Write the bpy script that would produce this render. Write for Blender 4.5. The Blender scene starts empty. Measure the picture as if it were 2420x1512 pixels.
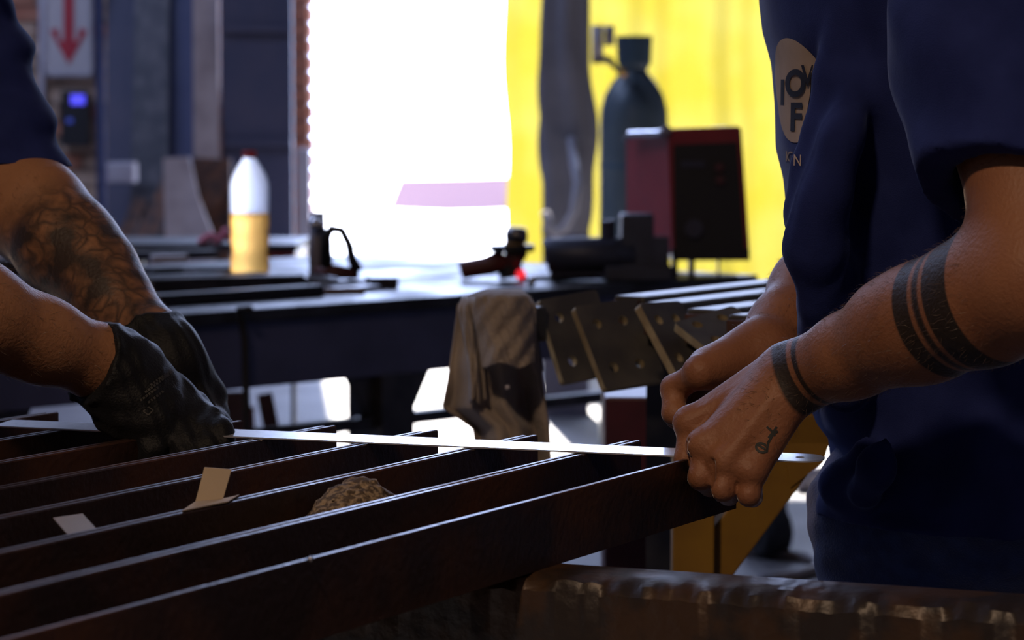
import bpy, math, random
import numpy as np
from mathutils import Vector, Matrix
from mathutils.bvhtree import BVHTree
random.seed(7)
rng = np.random.default_rng(7)
SC = bpy.context.scene
COL = SC.collection

# ------------------------------------------------------------------ camera
FPX, CX, CY, HC = 6500.0, 1210.0, 756.0, 1.17
PITCH = math.atan(486.0 / FPX)
cam_d = bpy.data.cameras.new('camera')
cam_d.sensor_width = 36.0
cam_d.lens = FPX / 2420.0 * 36.0
cam_d.clip_start, cam_d.clip_end = 0.05, 200
cam_d.dof.use_dof = True
cam_d.dof.focus_distance = 2.14
cam_d.dof.aperture_fstop = 10.5
cam = bpy.data.objects.new('camera', cam_d)
cam.location = (0, 0, HC)
cam.rotation_euler = (math.pi / 2 - PITCH, 0, 0)
COL.objects.link(cam)
SC.camera = cam

# ------------------------------------------------------------------ world, sun, exposure
world = bpy.data.worlds.new('world')
SC.world = world
world.use_nodes = True
bg = world.node_tree.nodes['Background']
bg.inputs[0].default_value = (0.50, 0.62, 1.0, 1)
bg.inputs[1].default_value = 15.0
sun_d = bpy.data.lights.new('sun', 'SUN')
sun_d.energy = 38.0
sun_d.angle = 0.012
sun_d.color = (1.0, 0.95, 0.88)
sun = bpy.data.objects.new('sun', sun_d)
sun.rotation_euler = Vector((0.08, -0.86, -0.68)).to_track_quat('-Z', 'Y').to_euler()
COL.objects.link(sun)

def portal(name, loc, rot, sx, sy):
    d = bpy.data.lights.new(name, 'AREA')
    d.shape = 'RECTANGLE'; d.size = sx; d.size_y = sy
    d.cycles.is_portal = True
    o = bpy.data.objects.new(name, d)
    o.location = loc; o.rotation_euler = rot
    COL.objects.link(o)
DOOR_X0, DOOR_X1, DOOR_H, WALL_Y = -1.06, 2.4, 4.9, 14.3
portal('door_portal', ((DOOR_X0 + DOOR_X1) / 2, WALL_Y + 0.3, DOOR_H / 2), (-math.pi / 2, 0, 0), DOOR_X1 - DOOR_X0, DOOR_H)
SKY = [(-4.8, 6.6, -2.4, 7.8), (-5.2, 10.4, -2.6, 11.6)]      # x0,y0,x1,y1 of unseen roof openings added for rim and top light
ROOM_H = 5.4
for a in SKY:
    portal('roof_portal', ((a[0] + a[2]) / 2, (a[1] + a[3]) / 2, ROOM_H + 0.15), (0, 0, 0), a[2] - a[0], a[3] - a[1])

SC.view_settings.view_transform = 'Standard'
SC.view_settings.look = 'None'
SC.view_settings.gamma = 1.0
SC.view_settings.use_curve_mapping = False
SC.view_settings.exposure = 0.0
SC.cycles.use_denoising = True
SC.cycles.max_bounces = 7
SC.cycles.diffuse_bounces = 4
SC.cycles.glossy_bounces = 4
SC.cycles.sample_clamp_indirect = 6.0
SC.cycles.caustics_reflective = False
SC.cycles.caustics_refractive = False

# ------------------------------------------------------------------ helpers
CP, SP = math.cos(PITCH), math.sin(PITCH)
def ray(px, py):
    u, v = (px - CX) / FPX, (CY - py) / FPX
    return Vector((u, CP + v * SP, -SP + v * CP))
def P(px, py, Y):
    d = ray(px, py); t = Y / d.y
    return Vector((d.x * t, Y, HC + d.z * t))
def PZ(px, py, z):
    d = ray(px, py); t = (z - HC) / d.z
    return Vector((d.x * t, d.y * t, z))

def nn(nt, kind, **kw):
    n = nt.nodes.new(kind)
    for k, v in kw.items():
        setattr(n, k, v)
    return n

def mat(name, col, rough=0.5, metal=0.0, col2=None, scale=20.0, lo=0.4, hi=0.65, bump=0.0, bscale=None,
        spec=0.5, emit=None, estr=0.0, sheen=0.0, detail=6.0, coat=0.0, rough2=None):
    m = bpy.data.materials.new(name); m.use_nodes = True
    nt = m.node_tree; b = nt.nodes['Principled BSDF']
    b.inputs['Base Color'].default_value = (*col, 1)
    b.inputs['Roughness'].default_value = rough
    b.inputs['Metallic'].default_value = metal
    b.inputs['Specular IOR Level'].default_value = spec
    if sheen: b.inputs['Sheen Weight'].default_value = sheen
    if coat:
        b.inputs['Coat Weight'].default_value = coat; b.inputs['Coat Roughness'].default_value = 0.15
    if emit:
        b.inputs['Emission Color'].default_value = (*emit, 1); b.inputs['Emission Strength'].default_value = estr
    tc = None
    if col2 or bump:
        tc = nn(nt, 'ShaderNodeTexCoord')
    if col2:
        n = nn(nt, 'ShaderNodeTexNoise'); n.inputs['Scale'].default_value = scale; n.inputs['Detail'].default_value = detail
        nt.links.new(tc.outputs['Object'], n.inputs['Vector'])
        r = nn(nt, 'ShaderNodeValToRGB'); r.color_ramp.elements[0].position = lo; r.color_ramp.elements[1].position = hi
        r.color_ramp.elements[0].color = (*col, 1); r.color_ramp.elements[1].color = (*col2, 1)
        nt.links.new(n.outputs['Fac'], r.inputs['Fac'])
        nt.links.new(r.outputs['Color'], b.inputs['Base Color'])
        if rough2 is not None:
            mr = nn(nt, 'ShaderNodeMapRange'); mr.inputs['From Min'].default_value = lo; mr.inputs['From Max'].default_value = hi
            mr.inputs['To Min'].default_value = rough; mr.inputs['To Max'].default_value = rough2
            nt.links.new(n.outputs['Fac'], mr.inputs['Value']); nt.links.new(mr.outputs[0], b.inputs['Roughness'])
    if bump:
        n2 = nn(nt, 'ShaderNodeTexNoise'); n2.inputs['Scale'].default_value = bscale or scale * 4; n2.inputs['Detail'].default_value = 5
        nt.links.new(tc.outputs['Object'], n2.inputs['Vector'])
        bp = nn(nt, 'ShaderNodeBump'); bp.inputs['Strength'].default_value = bump; bp.inputs['Distance'].default_value = 0.004
        nt.links.new(n2.outputs['Fac'], bp.inputs['Height']); nt.links.new(bp.outputs['Normal'], b.inputs['Normal'])
    return m

def translucent(name, col, col2=None, w=0.6, scale=3.0, gloss=0.08, rough=0.4, lo=0.4, hi=0.65):
    m = bpy.data.materials.new(name); m.use_nodes = True
    nt = m.node_tree; nt.nodes.clear()
    out = nn(nt, 'ShaderNodeOutputMaterial')
    tr = nn(nt, 'ShaderNodeBsdfTranslucent'); di = nn(nt, 'ShaderNodeBsdfDiffuse'); gl = nn(nt, 'ShaderNodeBsdfGlossy')
    gl.inputs['Roughness'].default_value = rough
    tr.inputs['Color'].default_value = (*col, 1); di.inputs['Color'].default_value = (*col, 1)
    if col2:
        tc = nn(nt, 'ShaderNodeTexCoord'); n = nn(nt, 'ShaderNodeTexNoise'); n.inputs['Scale'].default_value = scale
        r = nn(nt, 'ShaderNodeValToRGB'); r.color_ramp.elements[0].position = lo; r.color_ramp.elements[1].position = hi
        r.color_ramp.elements[0].color = (*col, 1); r.color_ramp.elements[1].color = (*col2, 1)
        nt.links.new(tc.outputs['Object'], n.inputs['Vector']); nt.links.new(n.outputs['Fac'], r.inputs['Fac'])
        nt.links.new(r.outputs['Color'], tr.inputs['Color']); nt.links.new(r.outputs['Color'], di.inputs['Color'])
    m1 = nn(nt, 'ShaderNodeMixShader'); m1.inputs[0].default_value = w
    m2 = nn(nt, 'ShaderNodeMixShader'); m2.inputs[0].default_value = gloss
    nt.links.new(di.outputs[0], m1.inputs[1]); nt.links.new(tr.outputs[0], m1.inputs[2])
    nt.links.new(m1.outputs[0], m2.inputs[1]); nt.links.new(gl.outputs[0], m2.inputs[2])
    nt.links.new(m2.outputs[0], out.inputs['Surface'])
    return m

class MB:
    """collects shapes and links them as one mesh object"""
    def __init__(s): s.v, s.f = [], []
    def add(s, vs, fs):
        b = len(s.v); s.v += [Vector(v) for v in vs]; s.f += [tuple(i + b for i in f) for f in fs]; return s
    def box(s, c, size, R=None):
        c = Vector(c); hx, hy, hz = size[0] / 2, size[1] / 2, size[2] / 2
        vs = [Vector((sx * hx, sy * hy, sz * hz)) for sx in (-1, 1) for sy in (-1, 1) for sz in (-1, 1)]
        if R is not None: vs = [R @ v for v in vs]
        return s.add([c + v for v in vs], [(0, 1, 3, 2), (4, 6, 7, 5), (0, 4, 5, 1), (2, 3, 7, 6), (0, 2, 6, 4), (1, 5, 7, 3)])
    def bar(s, a, b, w, h, up=(0, 0, 1), roll=0):
        a, b = Vector(a), Vector(b); d = (b - a); L = d.length; d.normalize()
        up = Vector(up)
        if abs(d.dot(up)) > .99: up = Vector((0, 1, 0))
        x = d.cross(up).normalized(); z = x.cross(d).normalized()
        R = Matrix((x, d, z)).transposed()
        if roll: R = R @ Matrix.Rotation(roll, 3, 'Y')
        return s.box((a + b) / 2, (w, L, h), R)
    def pbox(s, x0, y0, x1, y1, Y, depth):
        a, b = P(x0, y0, Y), P(x1, y1, Y)
        return s.box(((a.x + b.x) / 2, Y + depth / 2, (a.z + b.z) / 2), (abs(b.x - a.x), depth, abs(a.z - b.z)))
    def tube(s, path, r, n=12, caps=True):
        path = [Vector(p) for p in path]; rs = r if isinstance(r, (list, tuple)) else [r] * len(path)
        rings = []; prev = None
        for i, p in enumerate(path):
            d = (path[min(i + 1, len(path) - 1)] - path[max(i - 1, 0)]).normalized()
            if prev is None:
                u = d.cross(Vector((0, 0, 1)))
                if u.length < 1e-3: u = Vector((1, 0, 0))
            else:
                u = prev - d * prev.dot(d)
            u.normalize(); prev = u; w = d.cross(u)
            rings.append([p + (u * math.cos(2 * math.pi * k / n) + w * math.sin(2 * math.pi * k / n)) * rs[i] for k in range(n)])
        vs = [v for rg in rings for v in rg]; fs = []
        for i in range(len(rings) - 1):
            for k in range(n):
                fs.append((i * n + k, i * n + (k + 1) % n, (i + 1) * n + (k + 1) % n, (i + 1) * n + k))
        if caps:
            fs.append(tuple(range(n - 1, -1, -1))); fs.append(tuple((len(rings) - 1) * n + k for k in range(n)))
        return s.add(vs, fs)
    def lathe(s, c, prof, n=24, sq=0.0):
        c = Vector(c); vs = []; fs = []
        for (r, z) in prof:
            for k in range(n):
                a = 2 * math.pi * k / n
                q = 1 + sq * (abs(math.sin(2 * a)) ** 2)
                vs.append(c + Vector((r * q * math.cos(a), r * q * math.sin(a), z)))
        m = len(prof)
        for i in range(m - 1):
            for k in range(n):
                fs.append((i * n + k, i * n + (k + 1) % n, (i + 1) * n + (k + 1) % n, (i + 1) * n + k))
        fs.append(tuple(range(n - 1, -1, -1))); fs.append(tuple((m - 1) * n + k for k in range(n)))
        return s.add(vs, fs)
    def prism(s, pts, off):
        """polygon (world points) extruded by off"""
        off = Vector(off); n = len(pts); pts = [Vector(p) for p in pts]
        vs = pts + [p + off for p in pts]
        fs = [tuple(range(n)), tuple(range(2 * n - 1, n - 1, -1))]
        for i in range(n): fs.append((i, n + i, n + (i + 1) % n, (i + 1) % n))
        return s.add(vs, fs)
    def grid(s, fn, nu, nv):
        vs = [fn(i / nu, j / nv) for i in range(nu + 1) for j in range(nv + 1)]
        fs = [(i * (nv + 1) + j, (i + 1) * (nv + 1) + j, (i + 1) * (nv + 1) + j + 1, i * (nv + 1) + j + 1) for i in range(nu) for j in range(nv)]
        return s.add(vs, fs)
    def sphere(s, c, r, n=14, m=8, R=None):
        c = Vector(c); r = r if isinstance(r, (tuple, list)) else (r, r, r); vs = []; fs = []
        for i in range(m + 1):
            th = math.pi * i / m
            for k in range(n):
                a = 2 * math.pi * k / n
                v = Vector((r[0] * math.sin(th) * math.cos(a), r[1] * math.sin(th) * math.sin(a), r[2] * math.cos(th)))
                vs.append(c + (R @ v if R is not None else v))
        for i in range(m):
            for k in range(n):
                fs.append((i * n + k, (i + 1) * n + k, (i + 1) * n + (k + 1) % n, i * n + (k + 1) % n))
        return s.add(vs, fs)

def origin(o):
    v = Vector((0, 0, 0))
    while o is not None:
        v += o.location; o = o.parent
    return v

def finish(name, me, m, parent=None, bevel=0.0, smooth=False, solid=0.0, subsurf=0):
    o = bpy.data.objects.new(name, me); COL.objects.link(o)
    if m: me.materials.append(m)
    if parent: o.parent = parent
    if smooth: me.shade_smooth()
    if solid:
        md = o.modifiers.new('thick', 'SOLIDIFY'); md.thickness = solid; md.offset = 0
    if bevel:
        md = o.modifiers.new('bevel', 'BEVEL'); md.width = bevel; md.segments = 2; md.limit_method = 'ANGLE'
    if subsurf:
        md = o.modifiers.new('sub', 'SUBSURF'); md.levels = subsurf; md.render_levels = subsurf
    return o

def obj(name, mb, m, parent=None, at=None, **kw):
    """one mesh object; vertices are given in world space; a top-level one gets its origin at its base"""
    if parent is not None: o0 = origin(parent)
    elif at is not None: o0 = Vector(at)
    else:
        xs = [v.x for v in mb.v]; ys = [v.y for v in mb.v]; zs = [v.z for v in mb.v]
        o0 = Vector(((min(xs) + max(xs)) / 2, (min(ys) + max(ys)) / 2, min(zs)))
    me = bpy.data.meshes.new(name)
    me.from_pydata([tuple(v - o0) for v in mb.v], [], mb.f); me.validate(); me.update()
    import bmesh
    bm = bmesh.new(); bm.from_mesh(me); bmesh.ops.recalc_face_normals(bm, faces=bm.faces); bm.to_mesh(me); bm.free()
    o = finish(name, me, m, parent, **kw)
    if parent is None: o.location = o0
    return o

def tag(o, label, cat, group=None):
    o['label'] = label; o['category'] = cat
    if group: o['group'] = group
    return o
def struct(o, label=None):
    o['kind'] = 'structure'
    if label: o['label'] = label
    return o
def thing(name, label, cat, loc, group=None):
    o = bpy.data.objects.new(name, None); COL.objects.link(o); o.location = loc
    o.empty_display_size = 0.05
    return tag(o, label, cat, group)

# ------------------------------------------------------------------ implicit surfaces for bodies and cloth
class Field:
    def __init__(s, lo, hi, h):
        s.lo = np.array(lo, np.float32); s.h = h
        s.n = np.maximum(((np.array(hi) - np.array(lo)) / h).astype(int) + 2, 4)
        s.ax = [s.lo[i] + h * np.arange(s.n[i], dtype=np.float32) for i in range(3)]
        s.F = np.full(tuple(s.n), 0.5, np.float32)
    def _sl(s, lo, hi, pad):
        sl = []
        for i in range(3):
            a = int(np.floor((lo[i] - pad - s.lo[i]) / s.h)); b = int(np.ceil((hi[i] + pad - s.lo[i]) / s.h)) + 1
            a = max(a, 0); b = min(b, s.n[i])
            if b <= a: return None
            sl.append(slice(a, b))
        return tuple(sl)
    def _xyz(s, sl):
        return (s.ax[0][sl[0]][:, None, None], s.ax[1][sl[1]][None, :, None], s.ax[2][sl[2]][None, None, :])
    def put(s, sl, d, k, mode='add'):
        A = s.F[sl]
        if mode == 'sub': s.F[sl] = np.maximum(A, -d); return
        if k <= 0: s.F[sl] = np.minimum(A, d); return
        hh = np.clip(0.5 + 0.5 * (A - d) / k, 0, 1)
        s.F[sl] = A * (1 - hh) + d * hh - k * hh * (1 - hh)
    def cone(s, a, b, ra, rb, k=0.01, mode='add', flat=None):
        a = np.array(a, np.float32); b = np.array(b, np.float32)
        R = max(ra, rb)
        sl = s._sl(np.minimum(a, b) - R, np.maximum(a, b) + R, max(k, s.h * 3))
        if sl is None: return s
        x, y, z = s._xyz(sl); ab = b - a; L2 = float(ab @ ab) + 1e-12
        t = np.clip(((x - a[0]) * ab[0] + (y - a[1]) * ab[1] + (z - a[2]) * ab[2]) / L2, 0, 1)
        dx, dy, dz = x - a[0] - t * ab[0], y - a[1] - t * ab[1], z - a[2] - t * ab[2]
        q = dx * dx + dy * dy + dz * dz
        if flat is not None:      # squash along a direction: flat=(direction, factor)
            n = np.array(flat[0], np.float32); n /= np.linalg.norm(n)
            e = dx * n[0] + dy * n[1] + dz * n[2]
            q = q + e * e * (1.0 / flat[1] ** 2 - 1.0)
        s.put(sl, np.sqrt(q) - (ra + (rb - ra) * t), k, mode); return s
    def chain(s, pts, rs, k=0.01, **kw):
        for i in range(len(pts) - 1): s.cone(pts[i], pts[i + 1], rs[i], rs[i + 1], k, **kw)
        return s
    def ell(s, c, r, axes=None, k=0.01, mode='add'):
        c = np.array(c, np.float32); R = max(r)
        sl = s._sl(c - R, c + R, max(k, s.h * 3))
        if sl is None: return s
        x, y, z = s._xyz(sl); x, y, z = x - c[0], y - c[1], z - c[2]
        if axes is None: u, v, w = x, y, z
        else:
            A = np.array(axes, np.float32)
            u, v, w = [A[i][0] * x + A[i][1] * y + A[i][2] * z for i in range(3)]
        k0 = np.sqrt((u / r[0]) ** 2 + (v / r[1]) ** 2 + (w / r[2]) ** 2)
        k1 = np.sqrt((u / r[0] ** 2) ** 2 + (v / r[1] ** 2) ** 2 + (w / r[2] ** 2) ** 2) + 1e-6
        s.put(sl, k0 * (k0 - 1) / k1, k, mode); return s
    def func(s, fn, k=0.01):
        sl = tuple(slice(0, n) for n in s.n); x, y, z = s._xyz(sl)
        s.put(sl, fn(x, y, z).astype(np.float32), k); return s
    def disp(s, fn):
        sl = tuple(slice(0, n) for n in s.n); x, y, z = s._xyz(sl)
        s.F = s.F + np.where(s.F < 0.04, fn(x, y, z), 0).astype(np.float32); return s
    def cut(s, p, n):
        """keep the side the normal points away from"""
        n = np.array(n, np.float32); n /= np.linalg.norm(n); x, y, z = s._xyz(tuple(slice(0, m) for m in s.n))
        s.F = np.maximum(s.F, ((x - p[0]) * n[0] + (y - p[1]) * n[1] + (z - p[2]) * n[2]).astype(np.float32)); return s
    def mesh(s):
        F = s.F.copy()
        F[0] = F[-1] = 0.5; F[:, 0] = F[:, -1] = 0.5; F[:, :, 0] = F[:, :, -1] = 0.5
        S = F < 0; nx, ny, nz = F.shape
        c = np.zeros((nx - 1, ny - 1, nz - 1), np.int8)
        for i in (0, 1):
            for j in (0, 1):
                for k in (0, 1):
                    c += S[i:nx - 1 + i, j:ny - 1 + j, k:nz - 1 + k]
        act = (c > 0) & (c < 8)
        I = np.argwhere(act); idx = np.full(act.shape, -1, np.int64); idx[act] = np.arange(len(I))
        acc = np.zeros((len(I), 3)); cnt = np.zeros(len(I))
        cor = [(i, j, k) for i in (0, 1) for j in (0, 1) for k in (0, 1)]
        val = {q: F[I[:, 0] + q[0], I[:, 1] + q[1], I[:, 2] + q[2]] for q in cor}
        for q in cor:
            for a in range(3):
                if q[a] == 0:
                    p = list(q); p[a] = 1; p = tuple(p)
                    v0, v1 = val[q], val[p]; m = (v0 < 0) != (v1 < 0)
                    t = np.where(m, v0 / np.where(m, v0 - v1, 1), 0)
                    pt = np.array(q, float)[None, :].repeat(len(I), 0); pt[:, a] += t
                    acc[m] += pt[m]; cnt[m] += 1
        V = s.lo[None, :] + (I + acc / cnt[:, None]) * s.h
        faces = []
        for a in range(3):
            b, d = (a + 1) % 3, (a + 2) % 3
            sh = [slice(None)] * 3; sh2 = [slice(None)] * 3
            sh[a] = slice(0, -1); sh2[a] = slice(1, None)
            A, B = S[tuple(sh)], S[tuple(sh2)]
            for flip, M in ((False, A & ~B), (True, ~A & B)):
                E = np.argwhere(M)
                E = E[(E[:, b] > 0) & (E[:, d] > 0) & (E[:, b] < F.shape[b] - 1) & (E[:, d] < F.shape[d] - 1)]
                q = []
                for ob, od in ((1, 1), (0, 1), (0, 0), (1, 0)):
                    g = E.copy(); g[:, b] -= ob; g[:, d] -= od
                    q.append(idx[g[:, 0], g[:, 1], g[:, 2]])
                q = np.stack(q, 1)
                faces.append(q[:, ::-1] if flip else q)
        return V.astype(np.float64), np.concatenate(faces)

def join_vf(parts):
    V, Fc, n = [], [], 0
    for v, f in parts:
        V.append(v); Fc.append(f + n); n += len(v)
    return np.concatenate(V), np.concatenate(Fc)

def vf_obj(name, V, Fc, m, parent, attrs=None, smooth_it=0):
    o0 = np.array(origin(parent)) if parent else np.zeros(3)
    me = bpy.data.meshes.new(name)
    me.vertices.add(len(V)); me.vertices.foreach_set('co', (V - o0).astype(np.float32).ravel())
    me.loops.add(Fc.size); me.loops.foreach_set('vertex_index', Fc.astype(np.int32).ravel())
    me.polygons.add(len(Fc)); me.polygons.foreach_set('loop_start', np.arange(0, Fc.size, 4, dtype=np.int32))
    me.polygons.foreach_set('loop_total', np.full(len(Fc), 4, np.int32))
    me.update(calc_edges=True); me.validate()
    for k, a in (attrs or {}).items():
        at = me.attributes.new(k, 'FLOAT', 'POINT'); at.data.foreach_set('value', a.astype(np.float32))
    o = finish(name, me, m, parent, smooth=True)
    if smooth_it:
        md = o.modifiers.new('smooth', 'SMOOTH'); md.factor = 0.5; md.iterations = smooth_it
    return o

# ------------------------------------------------------------------ materials
M = {}
M['floor'] = mat('floor_concrete', (0.11, 0.10, 0.105), 0.72, col2=(0.18, 0.17, 0.17), scale=2.5, bump=0.15, bscale=60, spec=.3)
M['yard'] = mat('yard_concrete', (0.55, 0.53, 0.5), 0.8, col2=(0.7, 0.68, 0.64), scale=1.5)
M['mortar'] = mat('mortar', (0.30, 0.27, 0.26), 0.9, col2=(0.20, 0.18, 0.17), scale=12, bump=0.3)
M['brick_a'] = mat('brick_red', (0.36, 0.14, 0.09), 0.85, col2=(0.44, 0.20, 0.13), scale=9, bump=0.3)
M['brick_b'] = mat('brick_tan', (0.42, 0.28, 0.20), 0.85, col2=(0.50, 0.36, 0.28), scale=9, bump=0.3)
M['plaster'] = mat('wall_paint', (0.30, 0.30, 0.33), 0.85, col2=(0.24, 0.24, 0.27), scale=3)
M['roof'] = mat('roof_sheet', (0.20, 0.20, 0.22), 0.6, 0.3)
M['dark_steel'] = mat('dark_steel', (0.035, 0.036, 0.045), 0.42, 0.6, col2=(0.07, 0.065, 0.075), scale=14, bump=0.1)
M['apron'] = mat('navy_bench_paint', (0.085, 0.092, 0.19), 0.5, 0.1, col2=(0.055, 0.06, 0.125), scale=5)
M['bench_top'] = mat('bench_top_steel', (0.05, 0.05, 0.06), 0.38, 0.6, col2=(0.022, 0.02, 0.024), scale=7, bump=0.15, bscale=50, rough2=0.6)
M['slate'] = mat('slate_sheet', (0.042, 0.045, 0.085), 0.55, 0.2, col2=(0.062, 0.058, 0.095), scale=3)
M['navy'] = mat('navy_paint', (0.025, 0.035, 0.10), 0.5, 0.1, col2=(0.04, 0.05, 0.12), scale=4)
M['wood_pale'] = mat('pale_timber', (0.32, 0.25, 0.24), 0.75, col2=(0.22, 0.165, 0.16), scale=6, bump=0.2)
M['rust'] = mat('rusty_steel', (0.12, 0.055, 0.035), 0.7, 0.3, col2=(0.05, 0.03, 0.028), scale=18, bump=0.3)
M['lilac'] = mat('pale_grey_paint', (0.42, 0.40, 0.46), 0.6, col2=(0.34, 0.31, 0.36), scale=5)
M['white'] = mat('white_board', (0.52, 0.48, 0.50), 0.6)
M['sign_red'] = mat('sign_red', (0.45, 0.03, 0.05), 0.5)
M['black'] = mat('black_plastic', (0.012, 0.012, 0.016), 0.45)
M['black_rubber'] = mat('black_rubber', (0.014, 0.014, 0.018), 0.7)
M['led_blue'] = mat('blue_display', (0.05, 0.05, 0.6), 0.4, emit=(0.10, 0.09, 1.0), estr=1.1)
M['led_dim'] = mat('blue_indicator', (0.05, 0.07, 0.3), 0.4, emit=(0.05, 0.08, 0.5), estr=0.35)
M['led_red'] = mat('red_indicator', (0.7, 0.02, 0.03), 0.35, emit=(1.0, 0.03, 0.05), estr=1.0)
M['chrome'] = mat('bright_steel', (0.75, 0.76, 0.8), 0.22, 1.0)
M['steel'] = mat('worn_steel', (0.32, 0.32, 0.35), 0.33, 0.9, col2=(0.16, 0.14, 0.14), scale=25, bump=0.1)
M['rule'] = mat('steel_rule', (0.90, 0.92, 0.95), 0.30, 0.8, col2=(0.80, 0.82, 0.86), scale=160, lo=0.45, hi=0.7)
M['red_paint'] = mat('red_paint', (0.42, 0.03, 0.035), 0.32, col2=(0.34, 0.025, 0.03), scale=8, coat=0.4)
M['maroon'] = mat('maroon_paint', (0.10, 0.012, 0.03), 0.5, col2=(0.06, 0.01, 0.02), scale=8)
M['cyl'] = mat('cylinder_paint', (0.06, 0.09, 0.12), 0.4, 0.1, col2=(0.09, 0.12, 0.14), scale=6)
M['cyl_cap'] = mat('cylinder_guard', (0.05, 0.09, 0.13), 0.5, 0.1)
M['brass'] = mat('brass', (0.6, 0.33, 0.08), 0.35, 1.0)
M['yellow'] = mat('yellow_trestle_paint', (0.30, 0.16, 0.012), 0.5, col2=(0.20, 0.10, 0.01), scale=10, bump=0.1)
M['plate'] = mat('mill_scale_plate', (0.095, 0.092, 0.095), 0.5, 0.45, col2=(0.17, 0.16, 0.14), scale=16, bump=0.15)
M['tube'] = mat('oiled_tube', (0.13, 0.12, 0.105), 0.5, 0.6, col2=(0.08, 0.07, 0.055), scale=12, bump=0.05)
M['lit_edge'] = mat('lit_plate_edge', (0.52, 0.42, 0.24), 0.55, 0.4, col2=(0.36, 0.27, 0.14), scale=40, bump=0.3)  # bright yellowish light on the plate edges, put into their colour
M['hole'] = mat('hole_wall', (0.02, 0.02, 0.02), 0.8)
M['vice'] = mat('vice_paint', (0.075, 0.085, 0.13), 0.45, 0.3, col2=(0.05, 0.055, 0.08), scale=10)
M['rag'] = mat('rag_canvas', (0.42, 0.35, 0.29), 0.95, col2=(0.22, 0.18, 0.16), scale=11, lo=0.35, hi=0.7, bump=0.5, bscale=180, sheen=0.2)
M['drape'] = mat('grey_tarp', (0.12, 0.12, 0.15), 0.8, col2=(0.17, 0.165, 0.20), scale=4, bump=0.2)
M['hose'] = mat('grey_hose', (0.32, 0.31, 0.36), 0.6)
M['cable'] = mat('grey_cable', (0.20, 0.18, 0.19), 0.65)
M['pink'] = mat('pink_cloth', (0.65, 0.2, 0.26), 0.9)
M['plank'] = mat('reddish_plank', (0.30, 0.15, 0.12), 0.8, col2=(0.2, 0.1, 0.09), scale=8)
M['grinder'] = mat('grinder_body', (0.14, 0.035, 0.03), 0.5, col2=(0.08, 0.03, 0.03), scale=10)
M['channel'] = mat('rusted_channel', (0.050, 0.030, 0.026), 0.40, 0.55, col2=(0.150, 0.060, 0.028), scale=9, lo=0.42, hi=0.72, bump=0.22, bscale=160, rough2=0.62)
M['beam'] = mat('chipped_beam', (0.055, 0.028, 0.014), 0.42, 0.2, col2=(0.026, 0.018, 0.015), scale=22, lo=0.45, hi=0.55, bump=0.45, bscale=60)
M['card'] = mat('cardboard', (0.45, 0.36, 0.26), 0.85, col2=(0.40, 0.32, 0.24), scale=12)
M['paper'] = mat('shiny_offcut', (0.92, 0.82, 0.70), 0.22, 0.9)
M['trailer'] = mat('pale_pink_paint', (0.112, 0.062, 0.074), 0.6)
M['curtain'] = translucent('yellow_pvc', (0.084, 0.067, 0.0055), (0.090, 0.076, 0.013), w=0.88, scale=2.2, gloss=0.03)
def frosted(name, col, rough, ior=1.12):
    m = mat(name, col, rough); b_ = m.node_tree.nodes['Principled BSDF']
    b_.inputs['Transmission Weight'].default_value = 0.92; b_.inputs['IOR'].default_value = ior
    return m
M['bottle'] = frosted('milky_plastic', (0.95, 0.96, 1.0), 0.8)
M['cap'] = translucent('red_cap', (0.75, 0.06, 0.08), w=.5)
M['juice'] = frosted('orange_drink', (0.96, 0.53, 0.13), 0.75)

# ------------------------------------------------------------------ room shell
RX0, RX1, RY0 = -6.0, 6.0, -4.0
struct(obj('floor', MB().box(((RX0 + RX1) / 2, (RY0 + WALL_Y) / 2, -0.06), (RX1 - RX0, WALL_Y - RY0 + 0.6, 0.12)), M['floor']), 'grey concrete workshop floor')
struct(obj('ground_yard', MB().box((0, 34, -0.07), (70, 40, 0.12)), M['yard']), 'sunlit pale concrete yard outside the door')
wb = MB()
wb.box(((RX0 + DOOR_X0) / 2, WALL_Y + 0.125, ROOM_H / 2), (DOOR_X0 - RX0, 0.23, ROOM_H))
wb.box(((DOOR_X1 + RX1) / 2, WALL_Y + 0.125, ROOM_H / 2), (RX1 - DOOR_X1, 0.23, ROOM_H))
wb.box(((DOOR_X0 + DOOR_X1) / 2, WALL_Y + 0.125, (DOOR_H + ROOM_H) / 2), (DOOR_X1 - DOOR_X0, 0.23, ROOM_H - DOOR_H))
wall_back = struct(obj('wall_back', wb, M['mortar']), 'brick wall with the wide open doorway')
struct(obj('wall_left', MB().box((RX0 - 0.1, (RY0 + WALL_Y) / 2, ROOM_H / 2), (0.2, WALL_Y - RY0 + 0.5, ROOM_H)), M['plaster']))
struct(obj('wall_right', MB().box((RX1 + 0.1, (RY0 + WALL_Y) / 2, ROOM_H / 2), (0.2, WALL_Y - RY0 + 0.5, ROOM_H)), M['plaster']))
struct(obj('wall_front', MB().box((0, RY0 - 0.1, ROOM_H / 2), (RX1 - RX0 + 0.4, 0.2, ROOM_H)), M['plaster']))
ce = MB()
ys = [RY0 - 0.2]
for a in sorted(SKY, key=lambda q: q[1]): ys += [a[1], a[3]]
ys.append(WALL_Y + 0.3)
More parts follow.
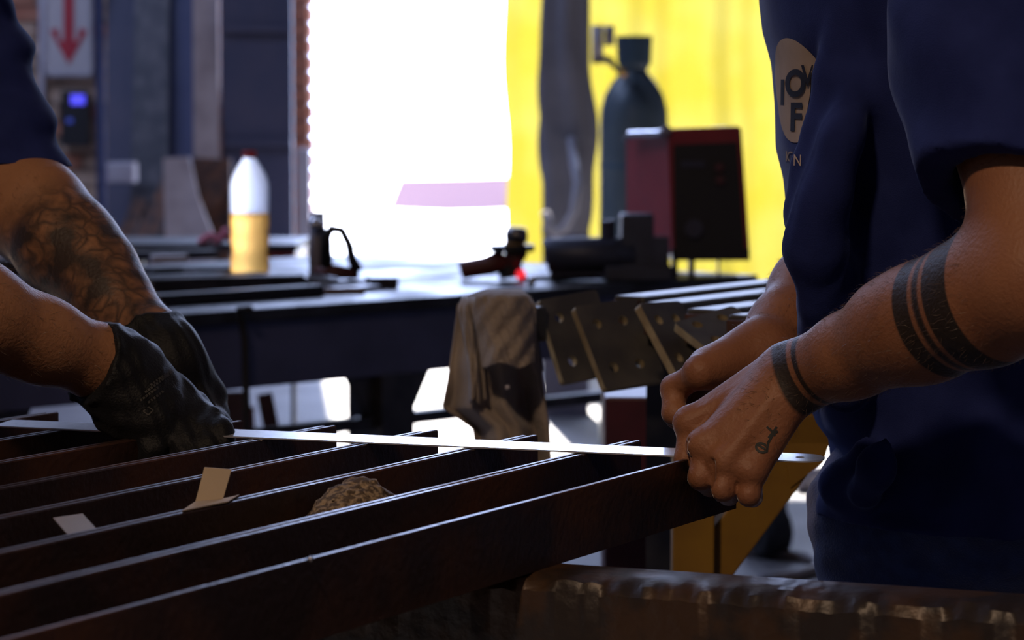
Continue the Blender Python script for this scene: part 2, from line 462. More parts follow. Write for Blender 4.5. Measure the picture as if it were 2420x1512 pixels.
for i in range(len(ys) - 1):
    y0, y1 = ys[i], ys[i + 1]
    hole = [a for a in SKY if abs(a[1] - y0) < 1e-6 and abs(a[3] - y1) < 1e-6]
    if not hole:
        ce.box((0, (y0 + y1) / 2, ROOM_H + 0.05), (RX1 - RX0 + 0.4, y1 - y0, 0.1))
    else:
        a = hole[0]
        ce.box(((RX0 - 0.2 + a[0]) / 2, (y0 + y1) / 2, ROOM_H + 0.05), (a[0] - RX0 + 0.2, y1 - y0, 0.1))
        ce.box(((RX1 + 0.2 + a[2]) / 2, (y0 + y1) / 2, ROOM_H + 0.05), (RX1 + 0.2 - a[2], y1 - y0, 0.1))
struct(obj('ceiling', ce, M['roof']), 'sheet roof with two added openings for rim light')

# unseen lamps added behind the camera as warm front fill on the workers
def fill_lamp(x, y, lab, LAMP_W):
    t = thing('fill_lamp', lab, 'lamp', (x, y, 3.55))
    obj('shade', MB().lathe((x, y, 0), [(.06, 3.86), (.08, 3.84), (.22, 3.62), (.225, 3.60), (.21, 3.60), (.07, 3.82)], 28), M['roof'], t, smooth=True)
    obj('rod', MB().tube([(x, y, 3.84), (x, y, ROOM_H)], .012, 8), M['dark_steel'], t)
    obj('bulb', MB().sphere((x, y, 3.70), (.06, .06, .08)), M['lamp_glow'], t, smooth=True)
    d = bpy.data.lights.new('lamp_light', 'AREA'); d.shape = 'DISK'; d.size = .38; d.energy = LAMP_W; d.color = (1.0, .70, .46)
    o = bpy.data.objects.new('lamp_light', d); COL.objects.link(o); o.parent = t; o.location = (0, 0, .06)
M['lamp_glow'] = mat('lamp_glow', (1, .8, .6), .4, emit=(1.0, .75, .5), estr=6)
fill_lamp(-0.9, -0.6, 'added grey fill lamp hung over the left worker side', 64)
fill_lamp(1.3, -0.3, 'added grey fill lamp hung over the right worker side', 5)

# bricks of the back wall left of the doorway, each its own piece
bm_ = MB().box((0, 0, 0), (0.222, 0.03, 0.073))
brick0 = None
cx0 = DOOR_X0 - 0.116
row = 0; z = 0.42
while z < 2.15:
    off = 0.0 if row % 2 == 0 else 0.117
    c = 0
    while True:
        x = cx0 - off - c * 0.234
        if x < -3.15: break
        loc = Vector((x + rng.uniform(-.004, .006) + (0.0 if c else 0.012), WALL_Y - 0.003 + rng.uniform(-.004, .004), z))
        if off and c == 0:
            h = obj('brick', MB().box((cx0 + 0.058, WALL_Y - 0.003, z), (0.106 + 0.012, 0.03, 0.073)), M['brick_a'], wall_back)
        m_ = M['brick_a'] if (x > -1.6 or rng.random() < 0.35) else M['brick_b']
        key = m_.name
        if brick0 is None: brick0 = {}
        if key not in brick0:
            brick0[key] = obj('brick', MB().box(loc, (0.222, 0.03, 0.073)), m_, wall_back)
            me = brick0[key].data
            for v in me.vertices: v.co -= (loc - origin(wall_back))
            brick0[key].location = loc - origin(wall_back)
        else:
            o = brick0[key].copy(); COL.objects.link(o); o.location = loc - origin(wall_back)
        c += 1
    z += 0.0845; row += 1
# corner bricks of the door reveal, proud of the wall end
for r in range(18):
    zz = 0.42 + r * 0.0845
    obj('brick', MB().box((DOOR_X0 + 0.002 + rng.uniform(-.004, .006), WALL_Y + 0.12, zz), (0.035, 0.22, 0.070)), M['brick_a'], wall_back, bevel=0.006)

# ------------------------------------------------------------------ things against the back wall
def wallthing(name, label, cat, x0, y0, x1, y1, Y, dep, m, group=None, **kw):
    return tag(obj(name, MB().pbox(x0, y0, x1, y1, Y, dep), m, **kw), label, cat, group)
YB = WALL_Y - 0.03
FLP = lambda Y: HC / Y * FPX + 270            # picture row of the floor at distance Y
sg = thing('arrow_sign', 'white wall sign with a red arrow pointing down', 'sign', P(162, 178, YB - 0.03))
obj('board', MB().pbox(110, -60, 215, 176, YB - 0.03, 0.008), M['white'], sg)
obj('frame', MB().pbox(104, 172, 219, 181, YB - 0.035, 0.014).pbox(104, -68, 112, 181, YB - 0.035, 0.014).pbox(213, -68, 219, 181, YB - 0.035, 0.014), M['lilac'], sg)
ya = YB - 0.036
obj('arrow', MB().prism([P(x, y, ya) for x, y in ((150, -30), (174, -30), (174, 96), (184, 96), (188, 66), (206, 72), (162, 152), (118, 72), (136, 66), (140, 96), (150, 96))], (0, 0.004, 0)), M['sign_red'], sg)
lb = thing('control_box', 'black wall box with a glowing blue display', 'control box', P(176, 345, YB - 0.12))
obj('case', MB().pbox(143, 214, 211, 345, YB - 0.10, 0.09), M['black'], lb, bevel=0.008)
obj('display', MB().pbox(167, 224, 200, 247, YB - 0.105, 0.006), M['led_blue'], lb)
obj('button', MB().pbox(157, 279, 172, 291, YB - 0.105, 0.006), M['led_dim'], lb)
tag(obj('conduit_pipe', MB().tube([P(98, -80, YB - .03), P(100, 350, YB - .03), P(101, 600, YB - .03)], 0.016, 10), M['lilac'], smooth=True), 'thin pale conduit pipe fixed down the brick wall', 'pipe')
tag(obj('steel_post', MB().pbox(221, -160, 250, FLP(13.9), 13.9, 0.07), M['navy'], bevel=0.004), 'slim dark steel post standing beside the arrow sign', 'post')
tag(obj('steel_sheet', MB().prism([P(252, -160, 14.05), P(328, -160, 14.05), P(326, FLP(13.55), 13.55), P(252, FLP(13.55), 13.55)], (0, 0.02, 0)), M['slate']), 'tall slate-grey steel sheet leaning beside the slim post', 'sheet')
tag(obj('steel_sheet', MB().prism([P(322, -160, 14.0), P(400, -160, 14.0), P(392, FLP(13.45), 13.45), P(300, FLP(13.45), 13.45)], (0, 0.02, 0)), M['dark_steel']), 'almost black steel sheet leaning between grey and navy sheets', 'sheet')
tag(obj('steel_sheet', MB().prism([P(392, -160, 14.05), P(460, -160, 14.05), P(462, FLP(13.6), 13.6), P(386, FLP(13.6), 13.6)], (0, 0.03, 0)), M['navy']), 'navy painted sheet leaning beside the tall pale plank', 'sheet')
tag(obj('timber_plank', MB().prism([P(455, -160, 13.9), P(516, -160, 13.9), P(520, FLP(13.4), 13.4), P(460, FLP(13.4), 13.4)], (0, 0.04, 0)), M['wood_pale']), 'tall pale timber plank leaning upright against the wall', 'plank')
dr = thing('steel_door', 'dark slate-blue steel door panel leaning left of the doorway', 'door panel', P(605, FLP(13.7), 13.7))
obj('panel', MB().pbox(520, -200, 694, FLP(13.7), 13.7, 0.04), M['slate'], dr, bevel=0.004)
for yy in (60, 330):
    obj('rib', MB().pbox(526, yy, 690, yy + 16, 13.67, 0.03), M['slate'], dr)
tag(obj('frame_post', MB().pbox(702, 350, 735, FLP(13.2), 13.2, 0.07), M['lilac'], bevel=0.005), 'pale grey square post standing at the brick door edge', 'post')
tag(obj('pale_board', MB().prism([P(385, 374, 12.4), P(447, 370, 12.4), P(470, 470, 12.3), P(505, 560, 12.2), P(520, FLP(12.0), 12.0), P(400, FLP(12.0), 12.0)], (0, 0.03, 0)), M['wood_pale']), 'short pale board with a broken slanting edge', 'board')
rb = thing('rusty_bracket', 'brown rusty steel bracket with a round boss', 'bracket', P(495, FLP(12.6), 12.6))
obj('plate', MB().prism([P(455, 372, 12.6), P(545, 376, 12.6), P(545, FLP(12.6), 12.6), P(470, FLP(12.6), 12.6)], (0, 0.03, 0)), M['rust'], rb)
obj('boss', MB().tube([P(490, 455, 12.6), P(490, 455, 12.45)], 0.075, 18), M['rust'], rb)
tag(obj('grey_block', MB().pbox(252, 384, 316, 432, 13.36, 0.16), M['lilac'], bevel=0.008), 'grey block resting on top of the leaning rusty bars', 'block')
for (a, b, w, lab) in (((405, 425), (268, 640), 0.085, 'wide rusty flat bar leaning under the grey block'), ((330, 470), (232, 640), 0.06, 'narrow rusty flat bar leaning beside the slim post')):
    tag(obj('rusty_bar', MB().bar(P(*a, 13.3 if w > .07 else 13.4), P(a[0] + (b[0] - a[0]) * 1.5, FLP(12.6 if w > .07 else 12.9) - 6, 12.6 if w > .07 else 12.9), w, 0.02, up=(0, 1, 0)), M['rust']), lab, 'bar', None)
tag(obj('rusty_bar', MB().bar(P(425, 490, 13.2), P(270, FLP(12.6) - 6, 12.6), 0.06, 0.02, up=(0, 1, 0)), M['rust']), 'short rusty flat bar leaning behind the pale board', 'bar')

# ------------------------------------------------------------------ doorway: curtain, column, cylinder, yard
ct = thing('welding_curtain', 'yellow translucent welding curtain hung across the doorway', 'curtain', (1.1, 13.8, 0.05))
def cur(u, v):
    xl = P(1184, 75, 13.8).x + 0.055 * (1 - v) ** 1.3 + 0.01 * math.sin(v * 17)
    x = xl + u * (2.35 - xl)
    return Vector((x, 13.8 + 0.035 * math.sin(u * 34 + 1.2 * v) + 0.02 * math.sin(u * 71 + 2), 0.05 + v * 2.1))
obj('sheet', MB().grid(cur, 90, 24), M['curtain'], ct, smooth=True)
obj('rail', MB().tube([(-0.2, 13.8, 2.18), (2.5, 13.8, 2.18)], 0.025, 10), M['dark_steel'], ct)
col_ = thing('steel_column', 'dark grey steel column behind the gas cylinder', 'column', P(1350, FLP(10.6), 10.6))
xa, xb = P(1283, 300, 10.6).x, P(1422, 300, 10.6).x
obj('flange', MB().box((xa + 0.09, 10.6, 2.7), (0.18, 0.012, 5.4)), M['slate'], col_)
obj('flange', MB().box((xa + 0.09, 10.8, 2.7), (0.18, 0.012, 5.4)), M['slate'], col_)
obj('web', MB().box((xa + 0.09, 10.7, 2.7), (0.012, 0.2, 5.4)), M['slate'], col_)
def drape(u, v):
    z0, z1 = 0.72, 1.75
    z_ = z0 + v * (z1 - z0)
    c = P(1335, 300, 10.45).x
    hw = 0.10 + 0.02 * math.sin(v * 5)
    a = u * math.pi * 2
    rr = 1 + 0.16 * math.sin(a * 5 + v * 3) + 0.12 * math.sin(v * 19 + 3 * a) * (1 - v)
    return Vector((c + 0.01 * math.sin(v * 7) + hw * rr * math.cos(a) * (0.75 + 0.25 * v), 10.42 + 0.05 * rr * math.sin(a), z_))
tag(obj('hanging_tarp', MB().grid(drape, 60, 40), M['drape'], smooth=True), 'crumpled dark grey tarp hanging down the steel column', 'tarp')
tag(obj('grey_hose', MB().tube([P(1350, 330, 10.36), P(1358, 395, 10.1), P(1366, 430, 9.9), P(1356, 500, 9.9), P(1335, 540, 9.9), P(1312, 552, 9.9), P(1296, 538, 9.9), P(1288, 500, 9.9)], 0.016, 10), M['hose'], smooth=True), 'pale grey hose hanging in a loop before the tarp', 'hose')
gc = thing('gas_cylinder', 'tall blue-grey gas cylinder with a round shoulder', 'gas cylinder', P(1498, FLP(9.5), 9.5))
g0 = Vector((P(1498, 300, 9.5).x, 9.5, 0)); rc = 0.117
zt = P(1498, 90, 9.5).z
prof = [(rc * .9, 0.0), (rc, 0.02), (rc, 0.9), (rc, P(1498, 300, 9.5).z), (rc * .98, P(1498, 260, 9.5).z), (rc * .87, P(1498, 225, 9.5).z), (rc * .66, P(1498, 195, 9.5).z), (rc * .42, P(1498, 172, 9.5).z), (rc * .36, P(1498, 158, 9.5).z)]
obj('body', MB().lathe(g0, prof, 36), M['cyl'], gc, smooth=True)
obj('collar', MB().lathe(g0, [(rc * .97, 0.98), (rc * 1.015, 0.985), (rc * 1.015, 1.0), (rc * .97, 1.005)], 36), M['cyl_cap'], gc)
obj('guard', MB().lathe(g0, [(rc * .36, P(0, 168, 9.5).z), (rc * .50, P(0, 150, 9.5).z), (rc * .53, P(0, 90, 9.5).z), (rc * .54, P(0, 85, 9.5).z), (rc * .3, P(0, 85, 9.5).z)], 24), M['cyl_cap'], gc)
rg = thing('gas_regulator', 'silver gas regulator with a brass knob beside the cylinder neck', 'regulator', P(1435, 180, 9.42))
obj('gauge', MB().tube([P(1412, 60, 9.42), P(1412, 135, 9.42)], 0.021, 14), M['white'], rg, smooth=True)
obj('gauge', MB().tube([P(1440, 60, 9.44), P(1440, 108, 9.44)], 0.018, 14), M['lilac'], rg, smooth=True)
obj('valve_body', MB().tube([P(1398, 142, 9.42), P(1436, 140, 9.42), P(1448, 150, 9.42)], 0.014, 10).tube([P(1436, 140, 9.42), P(1466, 172, 9.42)], 0.010, 10), M['steel'], rg)
obj('knob', MB().tube([P(1472, 172, 9.40), P(1472, 172, 9.34)], 0.014, 14), M['brass'], rg, smooth=True)
tr = thing('trailer', 'pale pink flatbed trailer parked outside in the sun', 'trailer', P(1070, FLP(21), 21))
obj('side', MB().prism([P(946, 424, 21), P(1420, 414, 21), P(1420, 488, 21), P(1060, 500, 21), P(918, 494, 21)], (0, 1.6, 0)), M['trailer'], tr)
wx = P(1330, 530, 21.1).x
obj('wheel', MB().tube([(wx, 21.1, .25), (wx, 21.35, .25)], 0.26, 20), M['black_rubber'], tr)
obj('tail_lamp', MB().pbox(1206, 478, 1226, 494, 20.95, 0.05), M['sign_red'], tr)

# ------------------------------------------------------------------ rear welding bench
ZB = 0.82
b1 = PZ(640, 727, ZB); b2 = PZ(1600, 662, ZB)
BD = (b2 - b1).normalized(); BN = Vector((-BD.y, BD.x, 0))
def BP(t, w, z=ZB): return b1 + BD * t + BN * w + Vector((0, 0, z - ZB))
RB = Matrix((BD, BN, Vector((0, 0, 1)))).transposed()
def onbench(px, py, z=ZB): return PZ(px, py, z)
bn = thing('welding_bench', 'long dark steel welding bench with a deep front apron', 'bench', BP(0, 0.5, 0))
T0, T1, BW = -1.7, 1.42, 1.3
obj('top', MB().box(BP((T0 + T1) / 2, BW / 2, ZB - 0.012), (T1 - T0, BW, 0.024), RB), M['bench_top'], bn, bevel=0.003)
obj('apron', MB().box(BP((T0 + T1) / 2, 0.03, ZB - 0.025 - 0.06), (T1 - T0 - 0.02, 0.02, 0.12), RB), M['apron'], bn)
obj('apron', MB().box(BP((T0 + T1) / 2, BW - 0.03, ZB - 0.025 - 0.06), (T1 - T0 - 0.02, 0.02, 0.12), RB), M['apron'], bn)
lx = [PZ(640 + 0, 727, ZB)]
def bench_t(px, w):
    return min(((abs((BP(t, w).x / BP(t, w).y) * FPX + CX - px), t) for t in np.linspace(T0, T1, 600)))[1]
for px in (915, 1680, -60):      # where the legs stand along the bench
    for w in (0.04, BW - 0.06):
        t = bench_t(px + (18 if w > .5 else 0), w)
        obj('leg', MB().box(BP(t, w, 0.337), (0.085, 0.06, 0.675), RB), M['dark_steel'], bn)
        for sgn in (-1, 1):
            p0 = BP(t + sgn * 0.04, w - 0.01, ZB - 0.144); p1 = BP(t + sgn * 0.105, w - 0.01, ZB - 0.144); p2 = BP(t + sgn * 0.04, w - 0.01, ZB - 0.25)
            obj('gusset', MB().prism([p0, p1, p2], BN * 0.02), M['dark_steel'], bn)
for w in (0.04, BW - 0.06):
    obj('stretcher', MB().bar(BP(T0 + .1, w, 0.585), BP(T1 - .1, w, 0.585), 0.03, 0.022), M['dark_steel'], bn)

# rack behind the bench on the left, with a red drawer
rk = thing('steel_rack', 'low dark steel rack with a red drawer standing behind the bench', 'rack', P(480, FLP(8.0), 8.0))
obj('shelf', MB().pbox(-120, 577, 702, 595, 8.0, 0.5), M['dark_steel'], rk, bevel=0.004)
for xx in (-110, 330, 686):
    obj('leg', MB().pbox(xx, 595, xx + 14, FLP(8.0), 8.05, 0.03), M['dark_steel'], rk)
obj('drawer', MB().pbox(600, 596, 699, 668, 8.02, 0.45), M['red_paint'], rk, bevel=0.004)

# bottle
bp = onbench(591, 652); bt = thing('drink_bottle', 'clear plastic bottle half full of orange drink with red cap', 'bottle', bp)
k_ = 1.0 / 6500 * bp.y
def bprof(rows): return [(r * k_, (652 - y) * k_) for r, y in rows]
obj('juice', MB().lathe(bp, bprof([(36, 652), (43, 648), (46.5, 636), (46, 615), (42.5, 600), (42, 590), (45, 575), (46, 560), (43.5, 548), (45.5, 535), (46, 520), (45.5, 503)]), 28), M['juice'], bt, smooth=True)
obj('shell', MB().lathe(bp, bprof([(45.7, 503), (46, 500), (46.5, 470), (46.5, 445), (45, 430), (40.5, 416), (33, 401), (24, 387), (17, 377), (16, 374), (16, 371)]), 28), M['bottle'], bt, smooth=True)
obj('cap', MB().lathe(bp, bprof([(15, 373), (16.5, 372), (16.5, 358), (15, 356)]), 20), M['cap'], bt)

# angle grinder, stood disc up
gp = onbench(1180, 662); Yg = gp.y
gr = thing('angle_grinder', 'dark red angle grinder lying with its disc upward', 'angle grinder', gp)
obj('handle', MB().tube([P(1088, 640, Yg), P(1098, 637, Yg), P(1150, 628, Yg), P(1195, 612, Yg)], [0.019, 0.020, 0.021, 0.025], 14), M['grinder'], gr, smooth=True)
obj('gear_head', MB().tube([P(1195, 614, Yg), P(1222, 608, Yg), P(1236, 618, Yg)], [0.025, 0.028, 0.02], 14).tube([P(1215, 610, Yg), P(1214, 592, Yg)], [0.022, 0.016], 12), M['grinder'], gr, smooth=True)
obj('foot', MB().tube([P(1205, 625, Yg), P(1210, 655, Yg)], [0.024, 0.028], 12), M['black'], gr)
obj('disc', MB().tube([P(1210, 594, Yg), P(1210, 578, Yg)], 0.048, 24), M['black'], gr)
obj('flange', MB().tube([P(1216, 581, Yg), P(1216, 573, Yg)], 0.022, 16), M['brass'], gr)
obj('cup_brush', MB().tube([P(1220, 573, Yg), P(1220, 550, Yg), P(1221, 537, Yg)], [0.024, 0.025, 0.019], 18), M['steel'], gr, smooth=True)
obj('switch', MB().sphere(P(1231, 648, Yg - 0.028), 0.011), M['led_red'], gr, smooth=True)

# D-handled tool
tp = onbench(800, 660); Yt = tp.y
dh = thing('planer_tool', 'dark power tool with a D-shaped loop handle', 'power tool', tp)
obj('handle', MB().tube([P(772, 640, Yt), P(770, 560, Yt), P(784, 540, Yt), P(808, 544, Yt), P(824, 575, Yt), P(832, 612, Yt), P(846, 642, Yt)], [0.014, 0.013, 0.011, 0.010, 0.010, 0.011, 0.014], 12), M['black'], dh, smooth=True)
obj('body', MB().tube([P(745, 648, Yt), P(790, 645, Yt), P(848, 648, Yt)], [0.016, 0.02, 0.012], 12), M['grinder'], dh, smooth=True)
obj('motor', MB().tube([P(752, 650, Yt + .02), P(750, 570, Yt + .02), P(752, 500, Yt + .02)], [0.02, 0.019, 0.015], 14), M['lilac'], dh, smooth=True)
obj('cap', MB().sphere(P(746, 530, Yt - 0.02), 0.015), M['chrome'], dh, smooth=True)
obj('rod', MB().tube([P(826, 583, Yt), P(892, 583, Yt)], 0.003, 8), M['dark_steel'], dh)

# bench vice
Yv = onbench(1420, 664).y
vc = thing('bench_vice', 'large dark bench vice with a barrel body and square jaw', 'vice', P(1430, 664, Yv))
obj('barrel', MB().tube([P(1288, 603, Yv), P(1292, 602, Yv), P(1380, 600, Yv), P(1500, 600, Yv)], [0.030, 0.035, 0.036, 0.036], 18), M['vice'], vc, smooth=True)
obj('jaw', MB().pbox(1468, 506, 1545, 640, Yv - 0.03, 0.07), M['vice'], vc, bevel=0.004)
obj('jaw', MB().pbox(1540, 560, 1582, 640, Yv - 0.03, 0.07), M['vice'], vc, bevel=0.004)
obj('base', MB().pbox(1430, 630, 1590, 664, Yv - 0.05, 0.12), M['vice'], vc, bevel=0.004)
obj('screw_boss', MB().tube([P(1436, 520, Yv), P(1436, 575, Yv)], 0.016, 12), M['slate'], vc)
obj('saddle', MB().pbox(1300, 625, 1440, 650, Yv, 0.06), M['slate'], vc)

# welding machine
Yw = onbench(1600, 660).y + 0.02
wm = thing('welding_machine', 'red welding machine with a black control panel', 'welder', P(1640, 660, Yw))
obj('body', MB().prism([P(1478, 322, Yw + 0.26), P(1582, 312, Yw), P(1592, 600, Yw), P(1480, 600, Yw + 0.26)], (0.10, 0.30, 0)), M['red_paint'], wm, bevel=0.004)
obj('front_panel', MB().prism([P(1592, 342, Yw - .012), P(1742, 336, Yw - .012), P(1760, 588, Yw - .012), P(1594, 590, Yw - .012)], (0, 0.02, 0)), M['black'], wm)
obj('front_frame', MB().prism([P(1576, 304, Yw - .004), P(1742, 298, Yw - .004), P(1752, 303, Yw - .004), P(1772, 596, Yw - .004), P(1588, 600, Yw - .004)], (0, 0.02, 0)), M['red_paint'], wm, bevel=0.003)
obj('shell', MB().prism([P(1578, 308, Yw + .016), P(1746, 300, Yw + .016), P(1762, 596, Yw + .016), P(1588, 600, Yw + .016)], (0, 0.36, 0)), M['red_paint'], wm, bevel=0.004)
obj('handle', MB().tube([P(1476, 330, Yw + .2), P(1488, 318, Yw + .18), P(1560, 316, Yw + .02), P(1574, 308, Yw - .01)], 0.008, 10), M['chrome'], wm, smooth=True)
obj('knob', MB().tube([P(1574, 308, Yw - .005), P(1574, 308, Yw - .03)], 0.011, 12), M['lilac'], wm, smooth=True)
obj('display', MB().pbox(1610, 380, 1665, 396, Yw - .016, 0.005), M['slate'], wm)
for (x, y) in ((1700, 395), (1702, 425), (1640, 540)):
    obj('dial', MB().tube([P(x, y, Yw - .012), P(x, y, Yw - .028)], 0.010 if y < 500 else 0.02, 14), M['maroon'] if y < 500 else M['slate'], wm)
obj('base_tray', MB().pbox(1588, 588, 1772, 616, Yw - .02, 0.36), M['black'], wm)
for x in (1588, 1628, 1697):
    obj('foot', MB().pbox(x, 615, x + (14 if x != 1697 else 4), 658, Yw, 0.03), M['black'], wm)

# small steel pieces and scraps on the bench
def scrap(name, label, cat, pts, r, m, group=None):
    return tag(obj(name, MB().tube(pts, r, 10), m, smooth=True), label, cat, group)
def flat(name, label, cat, px, py, L, W, H, ang, m, group=None, z=ZB):
    c = onbench(px, py, z)
    R = RB @ Matrix.Rotation(ang, 3, 'Z')
    return tag(obj(name, MB().box(c + Vector((0, 0, H / 2)), (L, W, H), R), m, bevel=min(H, W) * .15), label, cat, group)
flat('flat_bar', 'bright flat steel bar lying before the loop-handled tool', 'bar', 830, 674, .17, .04, .012, -.55, M['steel'])
flat('steel_block', 'dark rectangular steel block right of the loop-handled tool', 'block', 902, 680, .06, .05, .022, -.55, M['dark_steel'])
flat('wood_wedge', 'small pale wooden wedge near the bench edge', 'wedge', 800, 694, .10, .035, .012, -.5, M['wood_pale'])
flat('white_card', 'white folded paper lying left of the bottle', 'paper', 400, 618, .085, .05, .016, -.6, M['white'])
flat('steel_plate', 'dark steel plate lying under the white paper', 'plate', 380, 640, .30, .16, .010, -.5, M['bench_top'])
flat('angle_offcut', 'long dark angle iron lying in front of the bottle', 'angle iron', 480, 690, .42, .04, .03, -.35, M['dark_steel'])
flat('flat_bar', 'long dull flat bar lying along the bench front edge', 'bar', 640, 700, .55, .03, .010, -.02, M['steel'])
flat('flat_bar', 'short steel bar lying behind the left worker forearm', 'bar', 75, 668, .07, .035, .012, -.5, M['steel'])
flat('steel_block', 'rough dark steel block carrying the small clamp', 'block', 62, 648, .20, .12, .036, -.6, M['dark_steel'])
flat('angle_offcut', 'dark angle iron lying across the bench behind both arms', 'angle iron', 20, 640, .30, .05, .025, -.75, M['dark_steel'])
flat('flat_bar', 'dark flat bar lying between the grinder and vice', 'bar', 1330, 660, .20, .02, .01, -.45, M['steel'])
flat('flat_bar', 'wide black flat bar lying behind the long angle iron', 'bar', 440, 668, .34, .06, .018, -.30, M['dark_steel'])
flat('steel_plate', 'thick black plate lying right of the bottle', 'plate', 668, 672, .20, .14, .016, -.45, M['dark_steel'])
flat('steel_block', 'small black block left of the hexagon nut', 'block', 388, 664, .07, .05, .03, -.2, M['black'])
flat('angle_offcut', 'black angle iron lying along the front edge below the bottle', 'angle iron', 520, 714, .50, .035, .022, .0, M['black'])
flat('flat_bar', 'black flat bar lying behind the white paper', 'bar', 410, 612, .22, .05, .02, -.3, M['dark_steel'])
tag(obj('steel_nut', MB().tube([onbench(453, 662), onbench(453, 662) + Vector((0, 0, .018))], 0.013, 6), M['chrome']), 'small shiny hexagon nut on the bench', 'nut')
tag(obj('steel_ball', MB().sphere(onbench(1256, 664, ZB + .010), 0.010), M['chrome'], smooth=True), 'shiny steel ball beside the grinder', 'ball')
cs = PZ(60, 610, ZB + .036)
cl = thing('small_clamp', 'small bright clamp with a slanting handle on the bench', 'clamp', cs)
obj('handle', MB().bar(P(46, 593, cs.y), P(92, 562, cs.y), 0.012, 0.012), M['chrome'], cl)
obj('jaw', MB().tube([P(28, 608, cs.y), P(28, 576, cs.y)], 0.008, 10), M['chrome'], cl, smooth=True)
obj('base', MB().bar(cs + Vector((-.04, 0, .006)), cs + Vector((.03, 0, .006)), 0.014, 0.012), M['steel'], cl)
pk = MB()
for i in range(7):
    pk.sphere(P(478 + i * 11, 570 - (i % 3) * 6 - (8 if i > 4 else 0), 8.05), (0.014, 0.02, 0.012 + .004 * (i % 2)))
tag(obj('pink_rag', pk, M['pink'], smooth=True), 'crumpled pink rag lying on the rack behind the bottle', 'rag')
for i, (a, b, w) in enumerate((((548, 925), (552, 1040), .06), ((625, 930), (662, 1060), .035), ((585, 960), (590, 1060), .03))):
    tag(obj('plank', MB().bar(P(*a, 6.3 + .06 * i), P(b[0] + (b[0] - a[0]) * 1.9, FLP(6.3 + .06 * i) - 8, 6.3 + .06 * i), w, 0.02, up=(0, 1, 0)), M['plank']),
        ('wide reddish plank leaning under the welding bench', 'slanting pinkish plank leaning under the welding bench', 'narrow dull red plank leaning under the welding bench')[i], 'plank')
tag(obj('hanging_cable', MB().tube([onbench(592, 731, ZB + .004), BP(-.085, -.012, ZB + .004), BP(-.08, -.02, ZB - .05), BP(-.075, -.02, 0.5), BP(-.07, -.02, 0.05)], 0.007, 8), M['black_rubber'], smooth=True), 'black cable hanging down the bench front below the bottle', 'cable')

# ------------------------------------------------------------------ floor things on the right, behind the second worker
def floorp(px, py): return PZ(px, py, 0.0)
fp = floorp(1815, 1318)
wt = thing('caster_wheel', 'black rubber wheel standing on the floor beside the trestle', 'wheel', fp)
wc = fp + Vector((0, 0, 0.072))
obj('tyre', MB().tube([wc + Vector((-.035, -.02, 0)), wc + Vector((-.025, -.015, 0)), wc + Vector((.025, .015, 0)), wc + Vector((.035, .02, 0))], [.058, .072, .072, .058], 24), M['black_rubber'], wt)
obj('hub', MB().tube([wc + Vector((-.04, -.023, 0)), wc + Vector((.04, .023, 0))], .02, 14), M['slate'], wt)
obj('fork', MB().bar(wc + Vector((-.045, -.025, 0)), wc + Vector((-.045, -.025, .13)), .012, .03).bar(wc + Vector((.045, .025, 0)), wc + Vector((.045, .025, .13)), .012, .03).bar(wc + Vector((-.05, -.028, .13)), wc + Vector((.05, .028, .13)), .04, .012), M['dark_steel'], wt)
tag(obj('floor_hose', MB().tube([floorp(x, y) + Vector((0, 0, .014)) for x, y in ((1690, 1330), (1740, 1312), (1790, 1318), (1850, 1322), (1905, 1328), (1936, 1340), (1930, 1358), (1880, 1372), (1800, 1380))], 0.014, 10), M['cable'], smooth=True), 'grey hose curling across the concrete floor', 'hose')
tag(obj('floor_bar', MB().box(floorp(1975, 1128) + Vector((0.1, 0, .03)), (.62, .10, .06), Matrix.Rotation(.35, 3, 'Z')), M['white'], bevel=.006), 'white square bar lying on the sunlit floor', 'bar')
tag(obj('floor_pipe', MB().tube([floorp(1890, 1162) + Vector((0, 0, .035)), floorp(2060, 1150) + Vector((0, 0.3, .035))], .034, 14), M['lilac'], smooth=True), 'pale pipe lying on the floor before the white bar', 'pipe')
tag(obj('timber_block', MB().box(floorp(1745, 1272) + Vector((0, 0, .03)), (.09, .12, .06), Matrix.Rotation(.6, 3, 'Z')), M['wood_pale'], bevel=.004), 'pale timber block on the floor behind the yellow trestle', 'block')
tag(obj('leaning_pole', MB().tube([floorp(1545, 1335) + Vector((0, 0, .02)), P(1590, 1100, 5.6)], .022, 10), M['navy'], smooth=True), 'dark blue pole leaning behind the rusty channels', 'pole')

